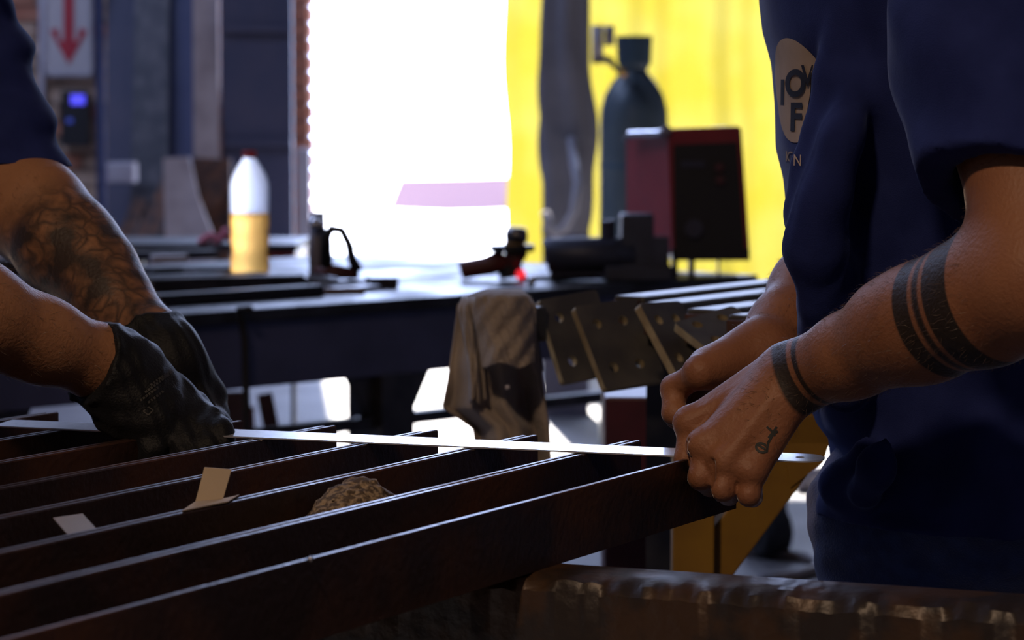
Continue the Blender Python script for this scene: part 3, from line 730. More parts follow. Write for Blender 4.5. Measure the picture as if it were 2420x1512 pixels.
# ------------------------------------------------------------------ steel channels on their supports
ZT = 0.905
a1, a2 = PZ(730, 1322, ZT), PZ(1600, 1092, ZT)
DB = (a2 - a1).normalized(); NL = Vector((-DB.y, DB.x, 0))
EA = a1 + DB * ((PZ(1745, 1055, ZT) - a1).dot(DB))
def CH(l, a, z): return EA + NL * l + DB * a + Vector((0, 0, z - ZT))     # across, along, height
RC = Matrix((DB, NL, Vector((0, 0, 1)))).transposed()
CW, CHh, TF, LEN = 0.0900, 0.050, 0.0052, 2.45
drift = [0.0, -0.006, -0.012, -0.026, -0.032, -0.040, -0.052, -0.06, -0.066, -0.075]
names = ['end channel nearest the chipped cross beam, its outer face bare',]
proto = None
for k in range(10):
    base = CH(k * (CW + 0.0018) + CW / 2, drift[k] - LEN / 2, ZT - CHh)
    lab = 'rusty steel channel lying flange up beside others under the steel rule'
    lab = {0: 'outermost rusty channel, its whole outer face bare', 1: 'rusty channel holding the crumpled knitted cloth', 2: 'rusty channel holding the shiny offcut and the bent card strip',
           3: 'rusty channel next to the one that holds the card strip', 4: 'rusty channel under the near gloved fingers'}.get(k, 'rusty channel lying beyond the gloved hands under the rule')
    c = thing('steel_channel', lab, 'channel', base, 'rusty channels laid side by side on the trestles')
    c.rotation_euler = (0, 0, math.atan2(DB.y, DB.x))
    if proto is None:
        web = MB().box((0, 0, 0.0026), (LEN, CW - 0.001, 0.0052))
        wo = obj('web', web, M['channel'])
        wo.location = (0, 0, 0)
        for v in wo.data.vertices: v.co += Vector((0, 0, 0))
        fl = []
        for sgn in (-1, 1):
            # flange with a sloped inner fillet, profile in (y, z)
            y0 = sgn * CW / 2; y1 = sgn * (CW / 2 - TF); y2 = sgn * (CW / 2 - TF - 0.004); 
            prof = [(y0, 0.0), (y0, CHh - .0008), (y0 - sgn * .0008, CHh), (y1 + sgn * .001, CHh), (y1, CHh - .001), (y1 - sgn * .0006, 0.011), (y2, 0.0062), (y2 - sgn * .003, 0.0052), (y2 - sgn * .003, 0.0)]
            m_ = MB(); n = len(prof)
            vs = [Vector((-LEN / 2, y, z)) for y, z in prof] + [Vector((LEN / 2, y, z)) for y, z in prof]
            fs = [tuple(range(n)), tuple(range(2 * n - 1, n - 1, -1))] + [(i, n + i, n + (i + 1) % n, (i + 1) % n) for i in range(n)]
            m_.add(vs, fs)
            fo = obj('flange', m_, M['channel'], at=(0, 0, 0))
            fl.append(fo)
        proto = [wo] + fl
        for o in proto: o.parent = c
    else:
        for o in proto:
            q = o.copy(); COL.objects.link(q); q.parent = c
# weld spatter bead on the first flange
tag(obj('weld_bead', MB().sphere(PZ(733, 1321, ZT + .001), .0018, 10, 6), M['chrome'], smooth=True), 'tiny bright weld bead on the outermost channel edge', 'weld bead')

# cross beam carrying the channels
ZS = ZT - CHh
c1, c2 = PZ(1370, 1334, ZS), PZ(2420, 1403, ZS)
D2 = (c2 - c1).normalized(); N2 = Vector((D2.y, -D2.x, 0))       # N2 points to the camera
def chipped(p0, p1, w, h, rnd, n=150):
    """solid bar with an uneven worn front edge"""
    m_ = MB(); L = (p1 - p0).length; d = (p1 - p0).normalized(); nrm = Vector((d.y, -d.x, 0))
    rr = np.random.default_rng(rnd); e = rr.normal(0, 1, n + 1); e = np.convolve(e, [.25, .5, .25], 'same'); e2 = np.convolve(rr.normal(0, 1, n + 1), [.25, .5, .25], 'same')
    rows = []
    for i in range(n + 1):
        p = p0 + d * (L * i / n); a = .0016 * e[i]; b = .0014 * e2[i]
        q = [(0, 0), (w * .45, .0006 * e2[i]), (w * .72 + a, -.0010 + .0006 * e[i]), (w * .90 + b, -.0042 + b), (w + a * .6, -.0110 + .8 * a), (w + .001, -h * .5), (w, -h), (0, -h)]
        rows.append([p + nrm * x + Vector((0, 0, z)) for x, z in q])
    k = len(rows[0])
    vs = [v for r in rows for v in r]
    fs = [(i * k + j, i * k + (j + 1) % k, (i + 1) * k + (j + 1) % k, (i + 1) * k + j) for i in range(n) for j in range(k)]
    fs += [tuple(range(k)), tuple(n * k + j for j in range(k - 1, -1, -1))]
    return m_.add(vs, fs)
s0 = c1 - D2 * .93; s1 = c1 + D2 * 0.62
sup = thing('support_stand', 'chipped brown steel cross beam under the channel ends', 'beam', (c1.x, c1.y, 0))
obj('beam', chipped(s0, s1, 0.055, 0.11, 3, 420), M['beam'], sup, smooth=True).data.set_sharp_from_angle(angle=.5)
for q in (s0 + D2 * .12, s1 - D2 * .10):
    obj('leg', MB().box((q + N2 * .027) * 1 + Vector((0, 0, -.11 - (ZS - .11) / 2)), (.05, .05, ZS - .11), RC), M['beam'], sup)
s0b = CH(-0.06, -2.25, ZS); s1b = CH(1.0, -2.25, ZS)
sup2 = thing('rear_trestle', 'plain dark steel trestle under the far channel ends', 'trestle', (s0b.x, s0b.y, 0))
obj('beam', MB().bar(s0b - Vector((0, 0, .05)), s1b - Vector((0, 0, .05)), .06, .10), M['dark_steel'], sup2)
for q in (s0b + NL * .08, s1b - NL * .08):
    obj('leg', MB().box(q + Vector((0, 0, -.10 - (ZS - .10) / 2)), (.05, .05, ZS - .10), RC), M['dark_steel'], sup2)

# steel rule
ZR = ZT + 0.0004
r0, r1 = PZ(6, 1004, ZR), PZ(1948, 1089, ZR)
RD = (r1 - r0).normalized(); RN = Vector((-RD.y, RD.x, 0)); RL = (r1 - r0).length
def RP(t, w): return r0 + RD * t + RN * w + Vector((0, 0, (w + hw) * TILT))
hw = 0.0165
TILT = math.tan(math.radians(3.0))
out = [RP(0, -hw), RP(RL - hw * 1.0, -hw)] + [RP(RL - hw + hw * math.sin(a), -hw * math.cos(a)) for a in np.linspace(.25, math.pi - .25, 12)] + [RP(RL - hw, hw), RP(0, hw)]
hc = [RP(RL - hw * 1.15 + .0035 * math.cos(a), .0035 * math.sin(a)) for a in np.linspace(0, -2 * math.pi, 13)]
key = out[:8] + hc + [out[7]] + out[8:]
key = out[:8] + [hc[i] for i in range(13)] + out[7:]
ru = tag(obj('steel_rule', MB().prism(key, (0, 0, .0012)), M['rule']), 'long bright steel rule held across the channel tops', 'ruler')

# card scraps and the cloth lump in the channels
cd = thing('card_strip', 'bent tan card strip standing up between the channel flanges', 'card', PZ(500, 1185, .89))
yc = PZ(500, 1180, .902).y
obj('upright', MB().prism([P(483, 1104, yc + .01), P(547, 1109, yc + .008), P(527, 1178, yc), P(462, 1184, yc)], (.0003, .001, 0)), M['card'], cd)
obj('flap', MB().prism([P(462, 1184, yc), P(527, 1178, yc), PZ(566, 1168, .9065), PZ(540, 1184, .9065), PZ(430, 1206, .9065)], (0, 0, -.0008)), M['card'], cd)
tag(obj('metal_offcut', MB().prism([PZ(125, 1223, .9045), PZ(195, 1213, .9045), PZ(238, 1260, .9), PZ(168, 1272, .9)], (0, 0, -.001)), M['paper']), 'small shiny cream metal offcut lying inside a channel', 'offcut')
lump_c = None
for a in np.linspace(-1.2, 0, 500):
    q = CH(0.0918 + .045, a, ZT - .02); px = q.x / q.y * FPX + CX
    if lump_c is None or abs(px - 850) < lump_c[0]: lump_c = (abs(px - 850), a)
la = lump_c[1]
def LQ(l, a, z): return CH(.0918 + .045 + l, la + a, z)
fd = Field(LQ(0, 0, .86) - Vector((.13, .13, .01)), LQ(0, 0, .95) + Vector((.13, .13, 0)), .0022)
ax = [tuple(DB), tuple(NL), (0, 0, 1)]
fd.ell(LQ(0, -.005, .868), (.058, .036, .032), ax, .02).ell(LQ(.008, .005, .887), (.032, .022, .022), ax, .015).ell(LQ(0, .055, .868), (.075, .03, .021), ax, .02).ell(LQ(.004, .012, .899), (.013, .012, .011), ax, .008)
fd.cut(LQ(0, 0, ZS + .0055), (0, 0, -1))
fd.disp(lambda x, y, z: .0016 * np.sin(x * 420 + 3 * np.sin(z * 300)) * np.sin(z * 460 + y * 260 + 2 * np.sin(x * 200)))
v_, f_ = fd.mesh()
lp = thing('knit_cloth', 'crumpled beige knitted cloth stuffed into a channel', 'cloth', LQ(0, 0, ZS + .006))
M['knit'] = mat('beige_knit', (0.34, 0.25, 0.16), 0.95, col2=(0.10, 0.07, 0.05), scale=230, lo=.42, hi=.55, detail=2, bump=.8, bscale=300)
vf_obj('folds', v_, f_, M['knit'], lp)

# ------------------------------------------------------------------ yellow trestle behind, with stacked posts and base plates
yt = thing('yellow_trestle', 'mustard yellow steel trestle with a diagonal brace', 'trestle', P(1640, FLP(2.75), 2.75))
pa, pb = P(1640, 1100, 2.75), P(1640, 1300, 2.75)
obj('post', MB().box((pa.x, 2.77, .83 / 2), (.042, .042, .83)), M['yellow'], yt, bevel=.002)
t0_, t1_ = P(1640, 1385, 2.80), P(1925, 1000, 2.80)
obj('brace', MB().bar(t0_, t1_, .045, .045, up=(0, 1, 0)), M['yellow'], yt, bevel=.002)
hz = .862
h0 = CH(-.02, .82, hz - .025); h1 = CH(.55, .82, hz - .025)
hp = Vector((P(1910, 1000, 2.8).x, 2.80, 0))
obj('head', MB().box((P(1960, 1000, 2.8).x, 2.80, .855), (.21, .05, .04)), M['yellow'], yt, bevel=.002)
obj('post', MB().box((P(2040, 1000, 2.8).x + .03, 2.80, .42), (.042, .042, .83)), M['yellow'], yt, bevel=.002)
obj('gusset', MB().prism([P(1838, 1000, 2.775), P(1925, 985, 2.775), P(1963, 1036, 2.775), P(1946, 1092, 2.775), P(1868, 1152, 2.775)], (0, .006, 0)), M['yellow'], yt)

PD = (PZ(1860, 652, .965) - PZ(1450, 697, .965)).normalized()
PN = Vector((-PD.y, PD.x, 0))
def plate_post(tl, u, v, du, start, lab, L=1.3, th=.009, zt=.965):
    """base plate set raked on the end of a square tube; tl/u/v are its corner and edges, du its turn"""
    import bmesh
    ts = PZ(start[0], start[1], zt); Y = ts.y - .012
    k = Y / FPX
    dv = -(u[0] * v[0] + u[1] * v[1]) / du
    U = Vector((u[0], du, -u[1])) * k; V = Vector((v[0], dv, -v[1])) * k
    V = V - U * (V.dot(U) / U.dot(U))
    c = P(tl[0], tl[1], Y) + (U + V) / 2
    w, h = U.length, V.length
    R = Matrix((U.normalized(), U.cross(-V).normalized() * -1, -V.normalized())).transposed()
    if R.determinant() < 0: R = Matrix((U.normalized(), U.cross(-V).normalized(), -V.normalized())).transposed()
    t = thing('plated_post', lab, 'steel post', (c.x, c.y, c.z - h / 2), 'stacked posts with welded base plates')
    bm = bmesh.new()
    def rr(w, h, r, n=4):
        o = []
        for cx, cy, s in ((w / 2 - r, h / 2 - r, 0), (-w / 2 + r, h / 2 - r, 1), (-w / 2 + r, -h / 2 + r, 2), (w / 2 - r, -h / 2 + r, 3)):
            for i in range(n + 1):
                a = math.pi / 2 * (s + i / n); o.append((cx + r * math.cos(a), cy + r * math.sin(a)))
        return o
    holes = [(sx * w * .21 - .04 * w, sy * h * .26) for sx in (-1, 1) for sy in (-1, 1)]
    edges = []
    for loop in [rr(w, h, .005)] + [[(hx + .0058 * math.cos(a), hy + .0058 * math.sin(a)) for a in np.linspace(0, 2 * math.pi, 17)[:-1]] for hx, hy in holes]:
        vs = [bm.verts.new((x, -th / 2, z)) for x, z in loop]
        edges += [bm.edges.new((vs[i], vs[(i + 1) % len(vs)])) for i in range(len(vs))]
    bmesh.ops.triangle_fill(bm, use_beauty=True, edges=edges)
    ex = bmesh.ops.extrude_face_region(bm, geom=bm.faces[:])
    bmesh.ops.translate(bm, verts=[g for g in ex['geom'] if isinstance(g, bmesh.types.BMVert)], vec=(0, th, 0))
    bmesh.ops.recalc_face_normals(bm, faces=bm.faces)
    for f in bm.faces:
        f.material_index = 0 if abs(f.normal.y) > .5 else 1
    bmesh.ops.transform(bm, matrix=Matrix.Translation(c - t.location) @ R.to_4x4(), verts=bm.verts)
    me = bpy.data.meshes.new('base_plate'); bm.to_mesh(me); bm.free()
    finish('base_plate', me, M['plate'], t); me.materials.append(M['lit_edge'])
    a = Vector((ts.x, ts.y, zt - .0205)) + PN * -.020
    obj('tube', MB().bar(a, a + PD * L, .040, .040), M['tube'], t, bevel=.003)
    obj('weld', MB().bar(a - PD * .012, a + PD * .008, .030, .030), M['rust'], t)
    return t
plate_post((1352, 728), (150, -13), (73, 190), 100, (1525, 712), 'plated post with four clear holes, foremost of the stack')
plate_post((1268, 712), (140, -20), (60, 195), 95, (1450, 697), 'plated post half hidden behind the foremost plate')
plate_post((1504, 722), (105, 2), (88, 165), 120, (1622, 728), 'plated post with a rusty edge beside the foremost plate')
plate_post((1590, 770), (150, -32), (80, 60), 115, (1720, 742), 'plated post with a strongly tilted plate behind the hand')
plate_post((1085, 714), (170, -14), (28, 185), 60, (1190, 722), 'plated post hidden under the canvas rag', L=.03, zt=.955)
pl0 = PZ(1463, 760, .945)
pd = thing('steel_pedestal', 'dark red steel pedestal under the stacked posts', 'pedestal', (P(1540, 900, 3.6).x, 3.6, 0))
zt_ = P(1510, 925, 3.6).z
obj('column', MB().box((P(1560, 900, 3.6).x, 3.6, zt_ / 2), (.15, .15, zt_)), M['maroon'], pd, bevel=.004)
obj('foot', MB().box((P(1560, 900, 3.6).x, 3.6, .008), (.26, .26, .016)), M['maroon'], pd)
zq = P(1500, 880, 3.45).z
ld = thing('black_trestle', 'black steel trestle under the stacked posts', 'trestle', (P(1370, 1000, 3.3).x, 3.3, 0))
pc = pl0 + PD * .30
zh = .925
obj('head', MB().bar(pc + PN * .14 + Vector((0, 0, zh - .03 - pc.z)), pc - PN * .26 + Vector((0, 0, zh - .03 - pc.z)), .05, .05), M['dark_steel'], ld)
for l_ in (.09, -.2):
    q = pc + PN * l_; zz = zh - .055
    obj('leg', MB().box((q.x, q.y, zz / 2), (.06, .06, zz), RC), M['dark_steel'], ld)

# rag draped over the post beside the plates
YR = 3.02
rgg = thing('canvas_rag', 'dirty canvas rag draped over a post end', 'rag', P(1180, 1100, YR))
def sheet(ys, xl, xr, yo, amp, fr, ph, nu=50, nv=60):
    def fn(u, v):
        py = ys[0] + (ys[-1] - ys[0]) * v
        a, b = np.interp(py, ys, xl), np.interp(py, ys, xr)
        px = a + (b - a) * u
        grow = min(1, .25 + 1.2 * v)
        dy = yo + amp * grow * (math.sin(fr * u + ph + 1.5 * v) + .6 * math.sin(2.3 * fr * u + 2 * ph - 2 * v) + .3 * math.sin(11 * v + 5 * u))
        top = max(0, 1 - v * 9)
        dy += .045 * top ** 2 + .02 * (2 * u - 1) ** 2
        dy += .0035 * math.sin(13 * u + 9 * v) * math.sin(11 * v + 3 + 5 * u) + .0006 * math.sin(47 * u - 20 * v)
        return P(px, py + 6 * math.sin(9 * u + ph) * v, YR + dy)
    return MB().grid(fn, nu, nv)
lower = sheet([684, 700, 722, 800, 900, 960, 1010, 1100, 1180], [1150, 1098, 1080, 1072, 1058, 1046, 1118, 1130, 1138], [1230, 1250, 1266, 1268, 1282, 1290, 1298, 1304, 1310], .028, .020, 8, .4, 90, 80)
obj('cloth', lower, M['rag'], rgg, smooth=True, solid=.002)
flap = sheet([686, 700, 730, 800, 864], [1160, 1125, 1118, 1130, 1142], [1228, 1246, 1258, 1262, 1264], -.040, .007, 5, 1.7, 60, 40)
obj('flap', flap, M['rag'], rgg, smooth=True, solid=.002)
tuck = sheet([702, 730, 800, 860, 950], [1092, 1084, 1098, 1108, 1112], [1122, 1130, 1140, 1142, 1150], -.004, .008, 6, 2.6, 20, 30)
obj('fold', tuck, M['rag'], rgg, smooth=True, solid=.002)
obj('button', MB().sphere(P(1199, 915, YR - .012), .003), M['white'], rgg, smooth=True)

# ------------------------------------------------------------------ people
def skin_mat(name, col, col2, mode):
    m = mat(name, col, 0.52, col2=col2, scale=22, lo=.3, hi=.72, bump=.22, bscale=330, spec=.38)
    nt = m.node_tree; b = nt.nodes['Principled BSDF']
    b.inputs['Sheen Weight'].default_value = .9; b.inputs['Sheen Roughness'].default_value = .2; b.inputs['Sheen Tint'].default_value = (.9, .92, 1, 1)
    b.inputs['Subsurface Weight'].default_value = 0.06
    b.inputs['Subsurface Radius'].default_value = (.006, .002, .001)
    link = b.inputs['Base Color'].links[0]; src = link.from_socket
    mx = nn(nt, 'ShaderNodeMix', data_type='RGBA')
    nt.links.new(src, mx.inputs['A'])
    at = nn(nt, 'ShaderNodeAttribute', attribute_name='ink')
    if mode == 'bands':
        mx.inputs['B'].default_value = (0.013, 0.016, 0.017, 1)
        r = nn(nt, 'ShaderNodeValToRGB'); r.color_ramp.interpolation = 'LINEAR'
        el = r.color_ramp.elements
        el[0].position = 0; el[0].color = (0, 0, 0, 1); el[1].position = 1; el[1].color = (0, 0, 0, 1)
        for x0, x1 in BANDS:
            for x, c in ((x0 - .0008, 0), (x0 + .0008, 1), (x1 - .0008, 1), (x1 + .0008, 0)):
                e = el.new((x + .05) / .40); e.color = (c * .93, c * .93, c * .93, 1)
        mp = nn(nt, 'ShaderNodeMapRange'); mp.inputs['From Min'].default_value = -.05; mp.inputs['From Max'].default_value = .35
        nt.links.new(at.outputs['Fac'], mp.inputs['Value']); nt.links.new(mp.outputs[0], r.inputs['Fac'])
        nt.links.new(r.outputs['Color'], mx.inputs['Factor'])
    else:
        # flowers drawn in ink: warped petal outlines and shading, only where the attribute says inked skin
        mx.inputs['B'].default_value = (0.018, 0.017, 0.02, 1)
        tc = nn(nt, 'ShaderNodeTexCoord')
        nz = nn(nt, 'ShaderNodeTexNoise'); nz.inputs['Scale'].default_value = 26; nz.inputs['Detail'].default_value = 2
        nt.links.new(tc.outputs['Object'], nz.inputs['Vector'])
        mp = nn(nt, 'ShaderNodeMix', data_type='RGBA', blend_type='ADD'); mp.inputs['Factor'].default_value = .05
        nt.links.new(tc.outputs['Object'], mp.inputs['A']); nt.links.new(nz.outputs['Color'], mp.inputs['B'])
        vo = nn(nt, 'ShaderNodeTexVoronoi', feature='DISTANCE_TO_EDGE'); vo.inputs['Scale'].default_value = 50
        nt.links.new(mp.outputs['Result'], vo.inputs['Vector'])
        l1 = nn(nt, 'ShaderNodeMapRange'); l1.inputs['From Min'].default_value = .02; l1.inputs['From Max'].default_value = .32; l1.inputs['To Min'].default_value = .85; l1.inputs['To Max'].default_value = 0
        nt.links.new(vo.outputs['Distance'], l1.inputs['Value'])
        n2 = nn(nt, 'ShaderNodeTexNoise'); n2.inputs['Scale'].default_value = 30; n2.inputs['Detail'].default_value = 4
        nt.links.new(tc.outputs['Object'], n2.inputs['Vector'])
        l2 = nn(nt, 'ShaderNodeMapRange'); l2.inputs['From Min'].default_value = .36; l2.inputs['From Max'].default_value = .60
        nt.links.new(n2.outputs['Fac'], l2.inputs['Value'])
        ma = nn(nt, 'ShaderNodeMath', operation='MAXIMUM'); nt.links.new(l1.outputs[0], ma.inputs[0]); nt.links.new(l2.outputs[0], ma.inputs[1])
        mu = nn(nt, 'ShaderNodeMath', operation='MULTIPLY'); nt.links.new(ma.outputs[0], mu.inputs[0]); nt.links.new(at.outputs['Fac'], mu.inputs[1])
        m3 = nn(nt, 'ShaderNodeMath', operation='MULTIPLY'); m3.inputs[1].default_value = .92; nt.links.new(mu.outputs[0], m3.inputs[0])
        nt.links.new(m3.outputs[0], mx.inputs['Factor'])
    nt.links.new(mx.outputs['Result'], b.inputs['Base Color'])
    return m
BANDS = [(.000, .015), (.021, .028), (.160, .176), (.181, .188), (.193, .218)]
M['skin_r'] = skin_mat('tanned_skin', (0.32, 0.140, 0.072), (0.25, 0.100, 0.050), 'bands')
M['skin_l'] = skin_mat('fair_skin', (0.38, 0.185, 0.098), (0.30, 0.135, 0.068), 'rose')
M['shirt'] = mat('navy_cotton', (0.012, 0.021, 0.115), 0.92, col2=(0.017, 0.028, 0.14), scale=30, bump=.2, bscale=900, spec=.25, sheen=.25)
M['shirt'].node_tree.nodes['Principled BSDF'].inputs['Sheen Tint'].default_value = (.35, .5, 1, 1)
M['shirt'].node_tree.nodes['Principled BSDF'].inputs['Sheen Roughness'].default_value = .25
M['denim'] = mat('blue_denim', (0.010, 0.028, 0.13), 0.9, col2=(0.018, 0.045, 0.19), scale=60, bump=.4, bscale=600, sheen=.2)
M['glove'] = mat('black_glove', (0.0028, 0.0034, 0.0055), 0.6, col2=(0.004, 0.0045, 0.007), scale=60, bump=.3, bscale=500, spec=.3, sheen=.04)
M['print'] = mat('cream_print', (0.52, 0.40, 0.30), 0.85, col2=(0.46, 0.34, 0.25), scale=30)
M['print_dark'] = mat('navy_print', (0.010, 0.014, 0.035), 0.85)
M['print_grey'] = mat('grey_glove_print', (0.06, 0.058, 0.056), 0.8)
M['hair'] = mat('dark_hair', (0.02, 0.014, 0.010), 0.6, bump=.6, bscale=300)
M['boot'] = mat('brown_boot', (0.06, 0.035, 0.02), 0.6, bump=.2, bscale=80)
M['ink'] = mat('faded_ink', (0.030, 0.032, 0.030), 0.6)
V3 = Vector
def mid(a, b, t): return a + (b - a) * t

def head_vf(c, face, h=.012):
    """head with face features; c = centre of the skull, face = facing direction"""
    f_ = V3(face).normalized(); up = V3((0, 0, 1)); up = (up - f_ * up.dot(f_)).normalized(); r_ = f_.cross(up)
    Q = lambda a, b, d: c + f_ * a + r_ * b + up * d
    ax = [tuple(f_), tuple(r_), tuple(up)]
    F_ = Field(c - V3((.2, .2, .26)), c + V3((.2, .2, .2)), .005)
    F_.ell(Q(0, 0, .02), (.098, .076, .105), ax, .02).ell(Q(.03, 0, -.055), (.07, .058, .07), ax, .03)
    F_.cone(Q(.085, 0, .0), Q(.112, 0, -.035), .008, .014, .012).cone(Q(.082, -.03, .02), Q(.082, .03, .02), .012, .012, .015)
    F_.ell(Q(.085, 0, -.075), (.015, .025, .008), ax, .008).ell(Q(.085, 0, -.09), (.014, .02, .007), ax, .006).ell(Q(.08, 0, -.115), (.02, .022, .018), ax, .015)
    for s_ in (-1, 1):
        F_.ell(Q(.082, s_ * .032, .0), (.012, .015, .010), ax, .004, 'sub'); F_.ell(Q(.076, s_ * .032, .0), (.012, .013, .010), ax, .002)
        F_.ell(Q(-.005, s_ * .078, -.015), (.02, .008, .032), ax, .006)
    F_.cone(Q(-.02, 0, -.09), Q(-.045, 0, -.2), .052, .055, .02)
    hair = Field(c - V3((.2, .2, .2)), c + V3((.2, .2, .2)), .006)
    hair.ell(Q(-.012, 0, .032), (.102, .082, .104), ax, .01); hair.cut(Q(.05, 0, .03), tuple(f_ * .8 - up * .75))
    return F_.mesh(), hair.mesh()

def legs(F_, hip, foot_l, foot_r, k=.03):
    for s_, ft in ((-1, foot_l), (1, foot_r)):
        kn = mid(hip, ft, .5) + V3((0, 0, .02))
        F_.chain([hip + (ft - hip) * .05, mid(hip, kn, .5), kn, mid(kn, ft, .5), ft + V3((0, 0, .08))], [.095, .09, .072, .070, .065], k)
    return F_

# ============ second worker: right side, bare hands, faces the rule
pr = thing('person', 'worker in a navy printed t-shirt holding the rule with bare hands', 'person', (.36, 2.36, 0))
Wn, En, Sn = P(1880, 892, 2.115), P(2455, 660, 1.92), P(2385, -200, 2.075)
h = .0021
fa = Field(V3((.08, 1.78, .82)), V3((.50, 2.22, 1.22)), h)
# forearm and upper arm with muscle bellies
fa.chain([Wn, mid(Wn, En, .25), mid(Wn, En, .55), mid(Wn, En, .8), En], [.0275, .031, .040, .045, .043], .015, flat=None)
fa.cone(mid(Wn, En, .45) + V3((-.004, .0, .008)), mid(Wn, En, .9) + V3((0, 0, .006)), .034, .036, .02)
fa.chain([En, mid(En, Sn, .4), Sn], [.044, .050, .056], .02)
# hand
I0, M0, R0_, P0_ = P(1636, 1002, 2.128), P(1668, 1056, 2.100), P(1718, 1094, 2.084), P(1778, 1116, 2.080)
wr = [P(1848, 868, 2.130), P(1850, 888, 2.110), P(1862, 905, 2.100), P(1878, 922, 2.098)]
for a, b, rr_ in zip(wr, (I0, M0, R0_, P0_), (.0130, .0134, .0128, .0118)):
    fa.cone(a, b, .0165, rr_, .010)
fa.cone(Wn, mid(Wn, mid(M0, R0_, .5), .8), .024, .016, .014)
for q, r_ in ((I0, .0132), (M0, .0138), (R0_, .0130), (P0_, .0118)):
    fa.ell(q + V3((-.002, -.003, .0015)), (r_, r_, r_), None, .006)
FING = []
for q, d1, d2, d3, r1 in (
        (I0, (1622, 1086, 2.116), (1645, 1112, 2.145), (1668, 1092, 2.160), .0096),
        (M0, (1656, 1128, 2.090), (1678, 1146, 2.125), (1692, 1122, 2.150), .0098),
        (R0_, (1708, 1156, 2.076), (1722, 1168, 2.115), (1730, 1136, 2.142), .0094),
        (P0_, (1770, 1170, 2.074), (1778, 1174, 2.108), (1782, 1140, 2.130), .0086)):
    a, b, c, d = q, P(*d1), P(*d2), P(*d3)
    g = Field(V3((.08, 1.98, .82)), V3((.28, 2.22, 1.0)), h)
    g.cone(a, b, r1 * 1.12, r1, .003).cone(b, c, r1 * 1.02, r1 * .92, .003).cone(c, d, r1 * .92, r1 * .8, .003)
    g.ell(b, (r1 * 1.1,) * 3, None, .004)
    FING.append((a, b, c, d, r1))
    o_ = ((g.lo - fa.lo) / h + .5).astype(int)
    # finger kept as its own volume, blended tightly so neighbouring fingers stay apart
    for pa_, pb_, ra_, rb_ in ((a, b, r1 * 1.12, r1), (b, c, r1 * 1.02, r1 * .92), (c, d, r1 * .92, r1 * .8)):
        fa.cone(pa_, pb_, ra_, rb_, .0025)
# thumb along the far side, pressing the rule from above
fa.chain([P(1840, 905, 2.150), P(1745, 985, 2.168), P(1690, 1040, 2.170), P(1655, 1062, 2.160)], [.017, .0145, .0115, .0098], .008)
# tendons, knuckle dips and wrist creases
for a, b in zip(wr[:3], (I0, M0, R0_)):
    fa.cone(mid(a, b, .3) + V3((-.001, -.0125, .006)), mid(a, b, .92) + V3((-.001, -.0105, .0045)), .0035, .0045, .006)
for a, b in ((I0, M0), (M0, R0_), (R0_, P0_)):
    c_ = mid(a, b, .5)
    fa.cone(c_ + V3((-.006, -.018, -.004)), c_ + V3((-.005, -.015, -.030)), .0045, .0040, .002, 'sub')
vn, fn_ = fa.mesh()

# far arm
Wf, Ef, Sf = P(1806, 842, 2.275), P(1990, 640, 2.43), V3((.36, 2.55, 1.32))
fb = Field(V3((.08, 2.14, .84)), V3((.46, 2.66, 1.24)), .0023)
fb.chain([Wf, mid(Wf, Ef, .3), mid(Wf, Ef, .7), Ef], [.0285, .033, .043, .044], .015)
fb.chain([Ef, mid(Ef, Sf, .5), Sf], [.045, .05, .055], .02)
i0, i1, i2, i3 = P(1655, 880, 2.225), P(1594, 918, 2.245), P(1592, 976, 2.232), P(1632, 996, 2.222)
m0, m1, m2, m3 = P(1668, 868, 2.250), P(1600, 916, 2.268), P(1600, 985, 2.258), P(1640, 1002, 2.25)
q0, q1, q2, q3 = P(1690, 870, 2.272), P(1622, 930, 2.290), P(1620, 992, 2.28), P(1656, 1004, 2.27)
u0, u1, u2, u3 = P(1715, 880, 2.288), P(1655, 945, 2.305), P(1655, 995, 2.298), P(1680, 1005, 2.29)
for b_, r_ in ((i0, .0150), (m0, .0150), (q0, .014), (u0, .013)):
    fb.cone(mid(Wf, b_, .05), b_, .024, r_, .015)
for ch, r1 in (((i0, i1, i2, i3), .0100), ((m0, m1, m2, m3), .0102), ((q0, q1, q2, q3), .0096), ((u0, u1, u2, u3), .0088)):
    fb.chain(ch, [r1 * 1.15, r1 * 1.06, r1 * .98, r1 * .85], .0026)
    fb.ell(ch[1], (r1 * 1.14,) * 3, None, .004)
tb = [P(1780, 880, 2.262), P(1745, 945, 2.255), P(1695, 998, 2.240), P(1648, 1014, 2.230)]
fb.chain(tb, [.019, .0155, .0125, .0100], .010)
vb, fbf = fb.mesh()
(hd, hf), (hrv, hrf) = head_vf(V3((.26, 2.36, 1.60)), (-1, -.1, -.35))
tor = Field(V3((.1, 2.0, .8)), V3((.7, 2.7, 1.5)), .012)
tor.chain([V3((.40, 2.36, .95)), V3((.39, 2.36, 1.15)), V3((.36, 2.36, 1.32)), V3((.30, 2.36, 1.44))], [.11, .12, .11, .055], .05)
tor.cone(V3((.38, 2.18, 1.31)), V3((.38, 2.54, 1.31)), .06, .06, .05)
vt, ft_ = tor.mesh()
V_, Fc_ = join_vf([(vn, fn_), (vb, fbf), (hd, hf), (vt, ft_)])
axn = (En - Wn); Ln = axn.length; axn.normalize()
ink = np.full(len(V_), -.049)
sel = np.arange(len(V_)) < len(vn)
tpar = (V_ - np.array(Wn)) @ np.array(axn)
axh = (Wn - mid(M0, R0_, .5)).normalized(); axb = (V3(axn) + axh).normalized()
tb_ = (V_ - np.array(Wn)) @ np.array(axb)
wgt = np.clip(tpar / .07, 0, 1)
rad = np.linalg.norm(V_ - np.array(Wn) - tpar[:, None] * np.array(axn), axis=1)
ok = sel & (rad < .09) & (tpar > -.045)
